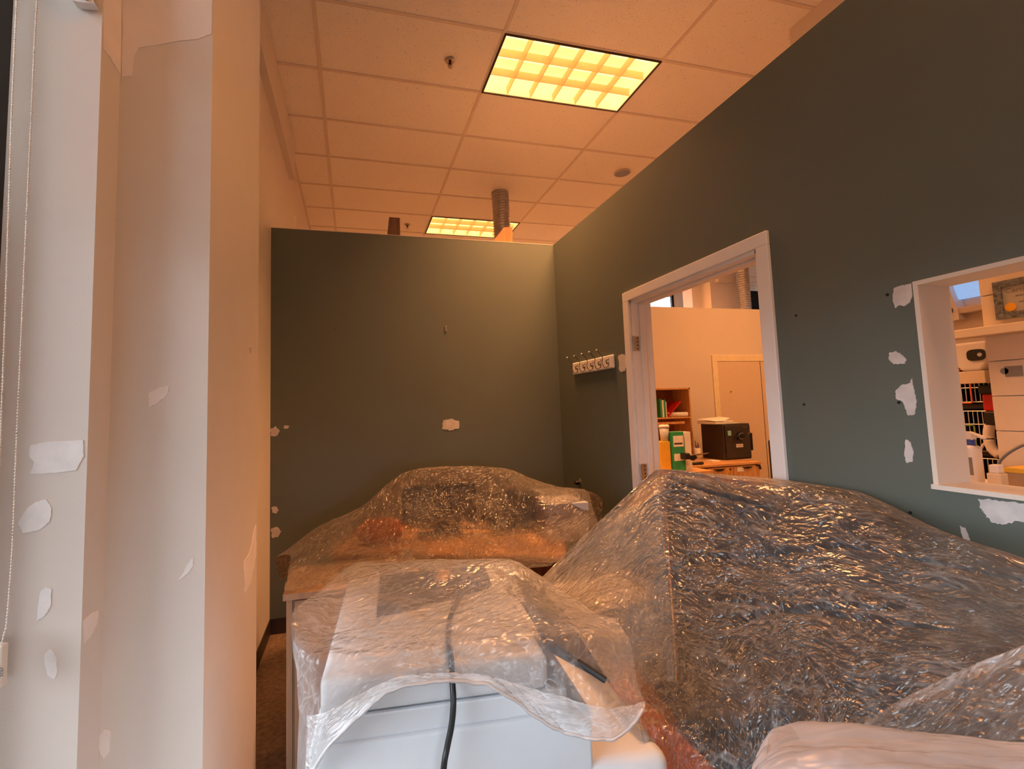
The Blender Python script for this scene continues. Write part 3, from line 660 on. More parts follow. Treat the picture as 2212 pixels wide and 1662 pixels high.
FOLDS = [(.12, .40, .97, .33), (.22, .62, .98, .40), (.30, .66, .80, .66), (.35, .72, .75, .60), (.05, .33, .5, .44), (.28, .22, .55, .6), (.45, .25, .62, .12)]
sheet('plastic_sheet', big, 330, 300, .006, F_big, 'largest clear crumpled plastic sheet, peaked by the doorway and filling the lower right', 3, 7, 3.2, .1, folds=FOLDS, taut=.7)
back = [
 [('w', -.42, 3.0, .5), ('w', -.2, 3.25, .55), ('w', .1, 3.3, .6), ('w', .4, 3.3, .6), ('w', .7, 3.3, .6), ('w', 1.0, 3.2, .6), ('w', 1.35, 3.1, .6), ('w', 1.57, 2.9, .55)],
 [('w', -.40, 2.7, .72), ('w', -.2, 2.95, .80), ('w', .05, 3.0, .88), ('w', .38, 3.05, 1.04), ('w', .65, 3.05, 1.05), ('w', .98, 3.0, 1.0), ('w', 1.3, 2.85, .92), ('w', 1.53, 2.75, .86)],
 [(627, 1200, 2.45), (703, 1142, 2.6), (782, 1098, 2.66), (864, 1024, 2.72), (955, 1011, 2.74), (1085, 1011, 2.72), (1172, 1046, 2.6), (1262, 1058, 2.55)],
 [(624, 1225, 2.36), (702, 1172, 2.48), (786, 1140, 2.52), (872, 1080, 2.58), (965, 1070, 2.62), (1082, 1070, 2.58), (1172, 1072, 2.33), (1272, 1066, 2.42)],
 [(620, 1248, 2.24), (705, 1200, 2.36), (800, 1178, 2.40), (888, 1150, 2.40), (985, 1145, 2.42), (1085, 1145, 2.36), (1175, 1140, 2.26), (1282, 1103, 2.32)],
 [(614, 1268, 2.10), (704, 1224, 2.28), (805, 1212, 2.26), (903, 1204, 2.24), (1000, 1206, 2.22), (1092, 1204, 2.14), (1180, 1200, 2.08), (1293, 1132, 2.22)],
 [(615, 1276, 2.035), (700, 1262, 2.06), (805, 1248, 2.10), (905, 1245, 2.12), (1000, 1240, 2.12), (1095, 1232, 2.06), (1185, 1222, 2.03), (1300, 1165, 2.15)],
]
sheet('plastic_sheet', back, 240, 170, .007, F_mid, 'hump-shaped plastic sheet draped over the desk against the green partition', 21, 9, 2.5, 1.0)
prn = [
 [(790, 1330, 1.72), (800, 1330, 1.72), (820, 1330, 1.72), (890, 1325, 1.70), (985, 1320, 1.66), (1095, 1310, 1.62), (1130, 1310, 1.60), (1160, 1320, 1.58)],
 [(738, 1246, 1.62), (756, 1233, 1.64), (775, 1223, 1.65), (872, 1222, 1.61), (982, 1217, 1.57), (1094, 1215, 1.52), (1135, 1232, 1.50), (1180, 1264, 1.46)],
 [(688, 1290, 1.40), (715, 1290, 1.40), (744, 1295, 1.385), (862, 1290, 1.36), (992, 1284, 1.33), (1126, 1278, 1.285), (1190, 1295, 1.28), (1275, 1330, 1.24)],
 [(634, 1332, 1.20), (676, 1348, 1.20), (714, 1370, 1.185), (850, 1360, 1.16), (1000, 1350, 1.13), (1153, 1335, 1.095), (1240, 1345, 1.10), (1335, 1356, 1.11)],
 [(631, 1400, 1.08), (662, 1425, 1.03), (692, 1432, 1.01), (840, 1420, 1.00), (1000, 1404, .99), (1174, 1386, .975), (1275, 1385, 1.00), (1366, 1408, 1.03)],
 [(640, 1480, 1.04), (668, 1485, 1.01), (700, 1482, .99), (845, 1455, .985), (1003, 1440, .975), (1172, 1440, .955), (1290, 1455, .95), (1378, 1490, .98)],
 [(645, 1560, 1.03), (675, 1560, 1.00), (712, 1550, .985), (855, 1482, .975), (1025, 1470, .965), (1180, 1510, .945), (1310, 1545, .92), (1392, 1535, .94)],
 [(640, 1700, 1.03), (672, 1690, 1.00), (722, 1615, .975), (862, 1500, .965), (1050, 1495, .955), (1200, 1590, .935), (1322, 1612, .91), (1396, 1552, .92)],
]
o, A = sheet('plastic_sheet', prn, 260, 230, .005, F_prn, 'milky plastic sheet over the white printer, hem gathered around the black cable', 55, 14, 2.4, .8, lift=.014)
hem(A, o, F_hem, slice(-34, None), .005, slice(30, None))
lump = [
 [(1690, 1640, .95), (1720, 1630, .96), (1780, 1620, .95), (1880, 1625, .90), (2000, 1640, .84), (2212, 1680, .72), (2420, 1720, .62)],
 [(1640, 1608, .80), (1668, 1570, .82), (1720, 1552, .82), (1850, 1558, .78), (1995, 1575, .72), (2212, 1595, .62), (2420, 1620, .54)],
 [(1618, 1650, .72), (1652, 1610, .74), (1712, 1590, .745), (1850, 1592, .70), (1995, 1605, .65), (2212, 1625, .56), (2420, 1650, .49)],
 [(1600, 1720, .66), (1640, 1680, .67), (1705, 1650, .67), (1850, 1650, .62), (1995, 1660, .58), (2212, 1680, .50), (2420, 1700, .44)],
 [(1590, 1900, .62), (1635, 1860, .62), (1700, 1800, .61), (1850, 1780, .57), (1995, 1780, .53), (2212, 1790, .47), (2420, 1800, .41)],
]
lump = [[(x, y, d*.74) for x, y, d in row] for row in lump]
sheet('plastic_sheet', lump, 170, 110, .010, F_lump, 'whitish doubled plastic bundle at the bottom right corner, nearest the camera', 77, 11, 3, .05)
diag = [
 [(1875, 1556, .74), (1985, 1490, .655), (2100, 1435, .57), (2235, 1385, .49), (2420, 1320, .43)],
 [(1860, 1580, .73), (1985, 1525, .64), (2105, 1480, .555), (2235, 1440, .48), (2420, 1400, .41)],
 [(1840, 1612, .72), (1985, 1575, .62), (2105, 1545, .54), (2235, 1520, .465), (2420, 1500, .40)],
 [(1830, 1650, .71), (1985, 1625, .60), (2105, 1610, .53), (2235, 1600, .455), (2420, 1590, .39)],
]
o, A = sheet('plastic_sheet', diag, 150, 110, .008, F_big, 'overlapping clear plastic flap with a diagonal edge above the whitish bundle', 91, 10, 3, -.4)
hem(A, o, F_hem, slice(0, 20), .004, slice(None), .0025)
# ------------------------------------------------------------------ printer
pr = thing('printer', 'large white office printer under milky plastic with its cable in front', 'printer', (-.070, 1.02, 0), -.085)
LW, LD, LZ = .470, .575, .935
link('scanner_lid', BX(0, LW, 0, LD, LZ-.075, LZ, bev=.016, seg=4), M['prn'], pr, True)
link('scanner_base', BX(.003, LW+.04, .003, LD, LZ-.125, LZ-.0765, bev=.005), M['prn'], pr)
BW = .735
bm = BX(-.035, BW, -.012, LD+.06, .03, LZ-.235, bev=.03, seg=5)
body = link('body', bm, M['prn'], pr, True)
link('upper_body', BX(-.02, .56, -.004, LD+.03, LZ-.26, LZ-.123, bev=.008, seg=3), M['prn'], pr, True)
link('rear_cover', BX(.03, .50, -.0155, -.010, .20, LZ-.275, bev=.003), M['prn'], body)
bm = bmesh.new()
for x0, x1, z0, z1 in ((.56, .70, LZ-.302, LZ-.298), (.648, .652, .10, LZ-.302)): box(bm, x0, x1, -.0135, -.008, z0, z1)
link('body_seams', bm, M['prnseam'], body)
link('side_recess', BX(.652, .690, -.0135, -.008, .10, LZ-.302), M['gray'], body)
bm = bmesh.new(); x0, x1, z1 = .575, .625, LZ-.335
for a, b_, c_, d_ in ((x0, x1, z1-.003, z1), (x0, x0+.003, z1-.06, z1), (x1-.003, x1, z1-.06, z1), (x0, x1, z1-.063, z1-.06)): box(bm, a, b_, -.0145, -.010, c_, d_)
link('button_outline', bm, M['prnseam'], body)
link('feeder_glass', prism(bmesh.new(), [(.10, .262, LZ+.0005), (.215, .29, LZ+.0005), (.43, .39, LZ+.0005), (.44, .575, LZ+.0005), (.10, .575, LZ+.0005)], (0, 0, .003)), M['glassdark'], pr)
link('paper_tag', prism(bmesh.new(), [(.265, .47, LZ+.004), (.305, .46, LZ+.004), (.33, .56, LZ+.004), (.29, .57, LZ+.004)], (0, 0, .001)), M['card'], pr)
# tilted control panel on the right
Pn = [Vector(HY(x, y, yy)) for x, y, yy in ((1178, 1392, .985), (1306, 1462, .93), (1232, 1318, 1.20), (1110, 1240, 1.42))]
Pn[2] = Pn[1]+(Pn[3]-Pn[0])*.8
inv = (Matrix.Translation((-.070, 1.02, 0)) @ Matrix.Rotation(-.085, 4, 'Z')).inverted()
Pn = [inv @ p for p in Pn]
link('control_panel', prism(bmesh.new(), Pn, (0, 0, -.012)), M['glassdark'], pr)
e0, e1 = Pn[0]+Vector((.02, -.003, -.006)), Pn[1]+Vector((0, -.003, -.006))
link('panel_edge', tube(bmesh.new(), [e0, e1], .007, 8), M['black'], pr)
for x, y in ((.03, .05), (.60, .05), (.03, .55), (.60, .55)):
    link('caster', cyl(bmesh.new(), (x, y-.012, .02), (x, y+.012, .02), .02), M['black'], pr)
cab = [HZ(x, y, LZ+.0075) for x, y in ((1010, 1272), (992, 1292), (974, 1330), (969, 1372), (971, 1402))]
cab += [HY(*p) for p in ((975, 1432, .987), (977, 1470, .981), (979, 1500, .972), (979, 1530, .966), (975, 1570, .962), (966, 1615, .96), (958, 1665, .955), (950, 1800, .955))]
cab += [Vector((cab[-1].x-.02, .95, .25)), Vector((cab[-1].x-.05, .93, .04)), Vector((cab[-1].x-.25, .85, .008))]
tag(link('power_cable', tube(bmesh.new(), smooth_path(cab, 8), .0062, 12), M['rubber'], None, True), 'thick black cable running over the covered printer and down its front', 'cable')
# ------------------------------------------------------------------ ash cabinet and desk along the partition
t = thing('cabinet', 'pale wooden cabinet standing left behind the printer, partly under plastic', 'cabinet', (-.265, 2.06, 0))
link('top', BX(-.012, .54, -.012, .31, .725, .75, bev=.002), M['oak'], t)
link('carcass', BX(0, .53, .018, .30, .06, .724, bev=.001), M['oak'], t); link('plinth', BX(.01, .52, .03, .29, 0, .06), M['vinyl'], t)
link('stile', BX(0, .022, -.0, .018, .06, .724), M['oak'], t)
d = link('cabinet_door', BX(.03, .525, 0, .017, .07, .718, bev=.002), M['oak'], t)
link('handle', tube(bmesh.new(), smooth_path([(.46, 0, .60), (.46, -.025, .61), (.46, -.025, .69), (.46, 0, .70)], 5), .004, 8), M['metal'], d)
t = thing('desk', 'wooden desk under plastic against the green partition', 'desk', (-.12, 2.56, 0), -.40)
link('desktop', BX(0, 1.18, 0, .50, .722, .75, bev=.003), M['woodx'], t)
for x in (.02, 1.14): link('side_panel', BX(x, x+.022, .02, .48, 0, .722), M['wood'], t)
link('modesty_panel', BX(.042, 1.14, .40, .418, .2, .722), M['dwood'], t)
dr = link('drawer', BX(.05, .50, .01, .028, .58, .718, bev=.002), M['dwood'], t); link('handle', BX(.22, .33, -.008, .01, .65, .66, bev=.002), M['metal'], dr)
# note sheets on drawer front
for x0, x1, y0, y1, m_, lb in ((870, 888, 1187, 1228, 'paper', 'taller upright white paper against the desk edge under plastic'), (838, 860, 1208, 1228, 'paper', 'shorter white paper against the desk edge under plastic')):
    yy = 2.32; a = HY(x0, y1, yy); b_ = HY(x1, y0, yy)
    tag(link('paper', BX(a.x, b_.x, yy-.002, yy, .752, b_.z), M[m_]), lb, 'paper')
def monitor(loc, rz, wdt, hgt, label, m='black'):
    t = thing('monitor', label, 'monitor', loc, rz)
    link('stand_base', BX(-.12, .12, -.08, .08, 0, .012, bev=.004), M[m], t); link('stand_neck', BX(-.03, .03, .02, .04, .012, .14, bev=.004), M[m], t)
    s = link('screen_housing', BX(-wdt/2, wdt/2, -.02, .02, hgt*.2, hgt, bev=.006), M[m], t); link('screen', BX(-wdt/2+.015, wdt/2-.015, -.022, -.019, hgt*.2+.02, hgt-.015), M['glassdark'], s)
monitor((.47, 2.68, .75), .0, .42, .285, 'dark monitor under the left half of the humped plastic')
monitor((.88, 2.64, .75), -.05, .36, .23, 'dark monitor under the humped plastic, next to the grey box')
def rmbox(name, label, cat, x0, x1, y0, y1, z0, z1, m, bev=.003, rz=0, lid=None):
    t = thing(name, label, cat, ((x0+x1)/2, (y0+y1)/2, z0), rz); a, b_ = (x1-x0)/2, (y1-y0)/2
    link('body', BX(-a, a, -b_, b_, 0, (z1-z0)*(1 if not lid else .72), bev=bev), m, t)
    if lid: link('lid', BX(-a-.004, a+.004, -b_-.004, b_+.004, (z1-z0)*.72, z1-z0, bev=bev), lid, t)
    return t
rmbox('storage_box', 'grey box standing at the right end of the covered desk', 'box', 1.0, 1.22, 2.34, 2.58, .75, .945, M['lgray'], lid=M['lgray'], rz=-.1)
def bag(name, label, c, r, m, seed=0):
    bm = bmesh.new(); bmesh.ops.create_icosphere(bm, subdivisions=4, radius=1)
    for v in bm.verts:
        q = v.co.copy(); k = 1+.12*math.sin(q.x*5+seed)*math.cos(q.y*4+seed)+.06*math.sin(q.z*9+seed*2)
        v.co = Vector((q.x*r[0]*k, q.y*r[1]*k, max(-1, q.z*k)*r[2]))
    o = link(name, bm, m, None, True, c); tag(o, label, 'bag'); return o
bag('jumper', 'reddish folded cloth under plastic at the left of the desk', (.14, 2.63, .82), (.13, .07, .065), M['terra'], 7)['category'] = 'clothing'
# ------------------------------------------------------------------ things under the largest sheet
t = thing('storage_cabinet', 'dark navy low cabinet along the wall under the largest plastic sheet', 'cabinet', (1.43, 1.02, 0))
link('carcass', BX(0, .13, 0, .945, .04, 1.08, bev=.004), M['navy'], t); link('top', BX(-.01, .135, -.005, .950, 1.08, 1.10, bev=.003), M['navy'], t)
for k in range(2):
    d = link('cabinet_door', BX(-.012, 0, .01+k*.468, .467+k*.468, .06, 1.065, bev=.002), M['navy'], t); link('handle', BX(-.03, -.012, .42+k*.10, .43+k*.10, .62, .74, bev=.002), M['metal'], d)
def desk(name, label, loc, rz, a, b_, h, m, ml):
    t = thing(name, label, 'table', loc, rz); link('tabletop', BX(-a, a, -b_, b_, h-.028, h, bev=.004), m, t)
    for sx in (-1, 1):
        for sy in (-1, 1): link('leg', BX(sx*(a-.04)-.02, sx*(a-.04)+.02, sy*(b_-.04)-.02, sy*(b_-.04)+.02, 0, h-.028, bev=.003), ml, t)
    return t
desk('table', 'black table under the largest plastic sheet, right of the printer', (1.15, .66, 0), 0, .19, .30, .74, M['navy'], M['black'])
rmbox('fabric_bin', 'orange-brown fabric bin under plastic just right of the printer', 'bin', .71, .84, 1.02, 1.42, 0, .58, M['terra'], bev=.01)
def office_chair(label, loc, rz, seat=.47, back=.9):
    t = thing('office_chair', label, 'chair', loc, rz)
    link('seat', BX(-.22, .22, -.21, .21, seat-.07, seat, bev=.033, seg=4), M['navyfab'], t, True)
    link('backrest', BX(-.20, .20, .20, .25, seat+.10, back, bev=.024, seg=4), M['navyfab'], t, True)
    link('gas_lift', cyl(bmesh.new(), (0, 0, .09), (0, 0, seat-.07), .024), M['black'], t)
    link('back_support', tube(bmesh.new(), smooth_path([(0, 0, seat-.07), (0, .24, seat-.06), (0, .27, seat+.2)], 6), .014), M['black'], t)
    for k in range(5):
        a = 2*math.pi*k/5; link('leg', tube(bmesh.new(), [(0, 0, .10), (.24*math.cos(a), .24*math.sin(a), .06)], [.022, .014], 8), M['black'], t)
        link('caster', cyl(bmesh.new(), (.24*math.cos(a), .24*math.sin(a)-.012, .026), (.24*math.cos(a), .24*math.sin(a)+.012, .026), .025), M['black'], t)
    return t
office_chair('dark office chair under the largest plastic sheet near the printer', (1.10, 1.25, 0), 2.9, .52, .62)
rmbox('carton', 'white carton whose corner pushes up the plastic behind the printer', 'box', .78, 1.12, 1.60, 1.90, 0, .72, M['paper'], rz=.12)
tag(link('foam_board', prism(bmesh.new(), [(.82, 1.98, 0), (1.43, 1.98, 0), (1.43, 1.98, 1.05), (1.05, 1.98, .86), (.82, 1.98, .71)], (0, .03, 0)), M['paper']), 'large white board standing under plastic at the left of the doorway peak', 'board')
rmbox('stacked_case', 'dark case on the black table under plastic at the right edge', 'case', 1.02, 1.30, .42, .75, .74, .93, M['navy'])
rmbox('stacked_box', 'light box inside the whitish plastic bundle at bottom right', 'box', .56, .78, .34, .50, 0, .84, M['paper'], rz=0)
# ------------------------------------------------------------------ room beyond the doorway
# closed door in the far partition
yf = FP
a = HY(1536, 768, yf); b_ = HY(1548, 784, yf); z0 = 0
dx0, dx1 = b_.x, b_.x+.93; zc = a.z; zd = HY(1556, 781, yf).z
bm = bmesh.new(); cwf = b_.x-a.x
box(bm, a.x, dx0, yf-.016, yf, 0, zd, bev=.002); box(bm, dx1, dx1+cwf, yf-.016, yf, 0, zd, bev=.002); box(bm, a.x, dx1+cwf, yf-.016, yf, zd, zc, bev=.002)
M['ctrim'] = mat('cream_trim_enamel', (.86, .74, .50), .4, bump=.02)
M['cdoor'] = mat('cream_door_enamel', (.74, .58, .42), .4, var=.015, bump=.02)
f = struct('door_2', bm, M['ctrim'])
link('door_leaf', BX(dx0+.004, dx1-.004, yf-.010, yf-.002, 0, zd-.004), M['cdoor'], f)
gx = HY(1641, 800, yf).x; link('leaf_gap', BX(gx, gx+.008, yf-.0115, yf-.009, 0, zd-.004), M['hole'], f)
p = HY(1577, 846, yf); link('door_hook', cyl(bmesh.new(), (p.x, yf-.01, p.z), (p.x, yf-.03, p.z), .006), M['metal'], f)
# bookcase
yb = 5.22
a = HY(1490, 838, yb); x1 = a.x; x0 = x1-.80; zt = a.z; bb = HY(1490, 905, yb)
t = thing('bookcase', 'brown wooden bookcase seen at the left of the doorway', 'bookcase', (x0, yb, 0))
w_ = x1-x0; dep = FP-yb-.01
for xx in (0, w_-.02): link('side_panel', BX(xx, xx+.02, 0, dep, 0, zt, bev=.001), M['wood'], t)
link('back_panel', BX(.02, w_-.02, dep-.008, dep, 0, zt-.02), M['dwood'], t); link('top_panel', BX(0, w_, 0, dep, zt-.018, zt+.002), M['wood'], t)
sz = HY(1470, 901, yb).z; shelves = [sz, sz-.055-.36, sz-.80]
for z in shelves: link('shelf', BX(.02, w_-.02, .0, dep-.008, z-.018, z), M['wood'], t)
s2 = HY(1470, 911, yb).z
link('rail', BX(.02, w_-.10, .01, .03, s2-.03, s2), M['wood'], t)
bk = [(1427, 1431, 'greenp', .235, 'dark green binder at the left end of the upper bookcase shelf'), (1431.5, 1435, 'paper', .22, 'white booklet between the green binders'), (1435.4, 1439, 'greenp', .225, 'green binder right of the white booklet'), (1439.3, 1441, 'paper', .20, 'thin white magazine beside the red folder')]
for x0p, x1p, m_, h, lb in bk:
    a0 = HY(x0p, 900, yb+.03).x; a1 = HY(x1p, 900, yb+.03).x
    k = thing('book', lb, 'book', ((a0+a1)/2, yb+.13, sz+.001), 0, 'books on the upper bookcase shelf'); hw = (a1-a0)/2
    link('pages', BX(-hw+.002, hw-.002, -.095, .10, .003, h-.004), M['paper'], k); link('cover', (lambda bm: (box(bm, -hw, -hw+.002, -.10, .10, 0, h), box(bm, hw-.002, hw, -.10, .10, 0, h), box(bm, -hw, hw, -.102, -.099, 0, h), bm)[-1])(bmesh.new()), M[m_], k)
P = [HY(x, y, yb+.04) for x, y in ((1442, 898), (1444.5, 898), (1471.5, 868), (1469, 866.5))]; P[0].z = P[1].z = sz+.001
tag(link('folder', prism(bmesh.new(), P, (0, .2, 0)), M['redp']), 'red folder leaning diagonally on the upper bookcase shelf', 'folder')
a = HY(1462, 894, yb+.02); b_ = HY(1486, 894, yb+.02); rr = .030
bm = bmesh.new(); n = 24
cyl(bm, (a.x-.08, yb+.09, sz+rr), (b_.x-.005, yb+.03, sz+rr), rr, n=24)
o = link('paper_roll', bm, M['paper'], None, True); tag(o, 'rolled paper tube lying at the right end of the bookcase shelf', 'paper roll')
# desk with pedestal
DT = .75; pc = HZ(1645, 997, DT); dyf = pc.y; xl = HZ(1495, 1009, DT).x; dxr = pc.x
t = thing('office_desk', 'wooden desk with drawer pedestal carrying the black safe', 'desk', (xl, dyf, 0)); w_ = dxr-xl
link('desktop', BX(0, w_, 0, .65, DT-.028, DT, bev=.004), M['woodx'], t)
px0 = HY(1530, 1020, dyf).x-xl; px1 = HY(1587, 1020, dyf).x-xl
link('pedestal', BX(px0, w_-.02, .03, .60, 0, DT-.028), M['wood'], t); link('side_panel', BX(.02, .04, .03, .60, 0, DT-.028), M['wood'], t)
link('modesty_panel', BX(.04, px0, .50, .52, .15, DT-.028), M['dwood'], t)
zdr = HY(1560, 1033, dyf).z
d = link('drawer', BX(px0+.004, px1-.004, .010, .03, zdr, DT-.04, bev=.002), M['wood'], t)
def pull(parent, x, z, wd=.14):
    prof = [(x-wd/2+wd*i/12, .010, z-.022*math.sin(math.pi*i/12)) for i in range(13)]
    return link('handle', prism(bmesh.new(), [(x-wd/2, .010, z)]+[p for p in prof[1:-1]]+[(x+wd/2, .010, z)], (0, -.012, 0)), M['black'], parent)
pull(d, (px0+px1)/2-.02, DT-.055); link('lock', cyl(bmesh.new(), (px1-.05, .010, DT-.065), (px1-.05, .004, DT-.065), .010, n=14), M['black'], d)
kz = HY(1575, 1019, dyf); link('key', BX(kz.x-xl-.008, kz.x-xl+.008, .004, .010, kz.z-.022, kz.z+.022, bev=.003), M['gold'], d)
link('drawer', BX(px0+.004, px1-.004, .010, .03, .05, zdr-.006, bev=.002), M['wood'], t)
d = link('cabinet_door', BX(px1+.004, w_-.024, .010, .03, .05, DT-.04, bev=.002), M['wood'], t); pull(d, (px1+w_)/2-.01, DT-.05)
s = HY(1601, 1014, dyf); link('door_sticker', BX(s.x-xl-.045, s.x-xl+.045, .008, .0105, s.z-.028, s.z+.02), M['paper'], d)
link('latch', prism(bmesh.new(), [(w_-.07, 0, DT-.035), (w_-.02, 0, DT-.035), (w_-.005, 0, DT-.09), (w_-.03, 0, DT-.09), (w_-.04, 0, DT-.05), (w_-.07, 0, DT-.05)], (0, .012, 0)), M['black'], t)
# safe
sc = HZ(1568, 995, DT); yy = sc.y; sx0 = sc.x; sx1 = HY(1626, 992, yy).x; sh = HY(1563, 917, yy).z-DT
t = thing('safe', 'dark combination safe with dial and teal note on the wooden desk', 'safe', (sx0, yy, DT)); w_ = sx1-sx0
sd = HZ(1512, 989, DT).y-yy; sd = max(.3, min(.5, sd))
M['safe'] = mat('dark_brown_grey_safe_enamel', (.040, .030, .025), .45, var=.1, bump=.25, bscale=300)
link('body', BX(0, w_, .012, sd, .0, sh, bev=.008, seg=3), M['safe'], t)
d = link('safe_door', BX(.02, w_-.012, -.004, .012, .02, sh-.02, bev=.006), M['safe'], t)
def SP(px, py): q = HY(px, py, yy); return q.x-sx0, q.z-DT
cx_, cz_ = SP(1598, 942)
link('dial_plate', cyl(bmesh.new(), (cx_-.01, -.004, cz_), (cx_-.01, -.014, cz_), .052, n=28), M['black'], d)
k = link('dial', cyl(bmesh.new(), (cx_+.008, -.014, cz_), (cx_+.008, -.040, cz_), .036, .030, n=28), M['black'], d); link('dial_ring', lathe(bmesh.new(), [(.036, 0), (.041, .002), (.041, .006), (.036, .008)]), M['chrome'], k)
bpy.data.objects[k.name].children[0].location = (cx_+.008, -.016, cz_); bpy.data.objects[k.name].children[0].rotation_euler = (math.radians(90), 0, 0)
hx, hz = SP(1582, 944); link('handle', tube(bmesh.new(), [(cx_-.01, -.02, cz_), (hx, -.035, hz)], .010, 10), M['black'], d)
nx, nz = SP(1575, 936); link('teal_note', BX(nx-.024, nx+.024, -.006, -.004, nz-.03, nz+.028), M['tealp'], d)
nx, nz = SP(1597, 963); sk = link('safe_sticker', BX(nx-.05, nx+.05, -.006, -.004, nz-.02, nz+.02), M['paper'], d)
bm = bmesh.new(); cyl(bm, (nx-.036, -.006, nz+.004), (nx-.036, -.0068, nz+.004), .009, n=14)
for k_ in range(3): box(bm, nx-.018, nx+.04, -.0068, -.006, nz-.012+k_*.010, nz-.009+k_*.010)
link('sticker_print', bm, M['inkgray'], sk)
nx, nz = SP(1608, 923); link('brand_strip', BX(nx-.035, nx+.035, -.006, -.004, nz-.003, nz+.003), M['metal'], d)
nx, nz = SP(1616, 937); link('keyhole_plate', BX(nx-.006, nx+.006, -.006, -.004, nz-.016, nz+.016), M['chrome'], d)
link('hinge', BX(w_-.002, w_+.022, .0, .03, .10, sh-.12, bev=.003), M['black'], t)
# white box on the safe
P0 = HZ(1520, 912, DT+sh)
t = thing('flat_box', 'open flat white box resting on top of the safe', 'box', (sx0-.03, yy+.08, DT+sh), .12)
link('base', BX(-.03, .27, -.02, .26, 0, .035, bev=.002), M['paper'], t); link('lid', prism(bmesh.new(), [(-.035, -.025, .036), (.10, -.025, .036), (.36, .10, .062), (.36, .27, .075), (-.035, .27, .055)], (0, 0, .004)), M['paper'], t)
link('flap', BX(.27, .40, .0, .20, 0, .004), M['paper'], t)
# desk clutter
p = HY(1506, 968, yy+.25); t = thing('pen_cup', 'white cup of pens behind the clamp, beside the safe', 'cup', (p.x, p.y, DT))
ph = p.z-DT
link('cup', lathe(bmesh.new(), [(.034, 0), (.040, ph), (.037, ph), (.031, .004)]), M['paper'], t, True)
for k_, (m_, dx) in enumerate((('black', -.018), ('redp', .010), ('ink', .020), ('bluep', 0))): link('pen', cyl(bmesh.new(), (dx*.6, 0, .01), (dx*1.4, .004*k_, ph+.09-.02*k_), .004, n=8), M[m_], t)
p = HZ(1540, 997, DT); tag(link('notepad', BX(p.x-.05, p.x+.05, p.y-.06, p.y+.06, DT, DT+.012, bev=.001), M['paper']), 'small pale notepad on the desk in front of the safe', 'notepad')
p = HZ(1503, 1005, DT); tag(link('stapler', BX(p.x-.05, p.x+.10, p.y-.02, p.y+.02, DT+.001, DT+.035, bev=.014), M['black'], None, True), 'black stapler at the left end of the desk', 'stapler')
# side return with files
yn = 4.15; tz = HY(1450, 1015, yn).z-.02
t = thing('side_counter', 'wooden side counter behind the doorway jamb carrying files', 'counter', (2.55, yn-.1, 0))
link('worktop', BX(0, .95, 0, .55, tz-.03, tz, bev=.003), M['woodx'], t); link('cupboard', BX(.02, .93, .02, .53, 0, tz-.03), M['wood'], t)
def pxbox(name, label, cat, x0, x1, ytop, yy, dep, m, z0, parts=None, rz=0):
    a = HY(x0, ytop, yy); b_ = HY(x1, ytop, yy); t = thing(name, label, cat, (a.x, yy, z0)); w_, h = b_.x-a.x, a.z-z0
    link('body', BX(0, w_, 0, dep, 0, h, bev=.002), m, t); return t, w_, h
t, w_, h = pxbox('magazine_file', 'green and white magazine file just inside the doorway', 'file box', 1451, 1476, 934, yn, .10, M['greenp'], tz)
link('spine_label', BX(.012, w_-.006, -.0015, 0, h*.62, h*.90), M['paper'], t); l2 = link('spine_label', BX(.012, w_-.006, -.0015, 0, h*.26, h*.44), M['paper'], t)
link('spine_print', BX(.02, w_-.02, -.0025, -.0015, h*.68, h*.72), M['ink'], t)
t2, w2, h2 = pxbox('document_file', 'cream cardboard document file beside the green file', 'file box', 1477, 1491, 934, yn+.02, .16, M['paper'], tz)
t2, w2, h2 = pxbox('yellow_box', 'yellow cardboard box partly hidden behind the door jamb', 'box', 1425, 1447, 955, yn+.01, .12, M['yellowp'], tz)
p = HY(1436, 955, yn+.06); t = thing('lidded_cup', 'clear lidded tub standing on the yellow box', 'cup', (p.x, p.y, p.z)); hh_ = HY(1436, 918, yn+.06).z-p.z
link('cup', lathe(bmesh.new(), [(.038, 0), (.047, hh_*.85), (.044, hh_*.85), (.035, .003)]), M['lgray'], t, True); link('lid', lathe(bmesh.new(), [(.052, hh_*.84), (.052, hh_*.95), (.040, hh_), (.001, hh_)]), M['paper'], t, True)
p = HY(1483, 986, yn-.06)
t = thing('clamp', 'black clamp with a metal arm gripping the edge of the files', 'clamp', p)
link('jaw', BX(-.03, .03, -.02, .06, -.03, .03, bev=.008), M['black'], t)
link('jaw_lever', prism(bmesh.new(), [(.02, 0, -.01), (.10, 0, .01), (.13, 0, -.02), (.08, 0, -.05), (.03, 0, -.03)], (0, .03, 0)), M['black'], t)
q = HY(1530, 979, yn-.02)-p; link('arm', tube(bmesh.new(), [(.05, .01, .0), (.11, .01, .004), tuple(q)], [.010, .010, .005], 10), M['chrome'], t)
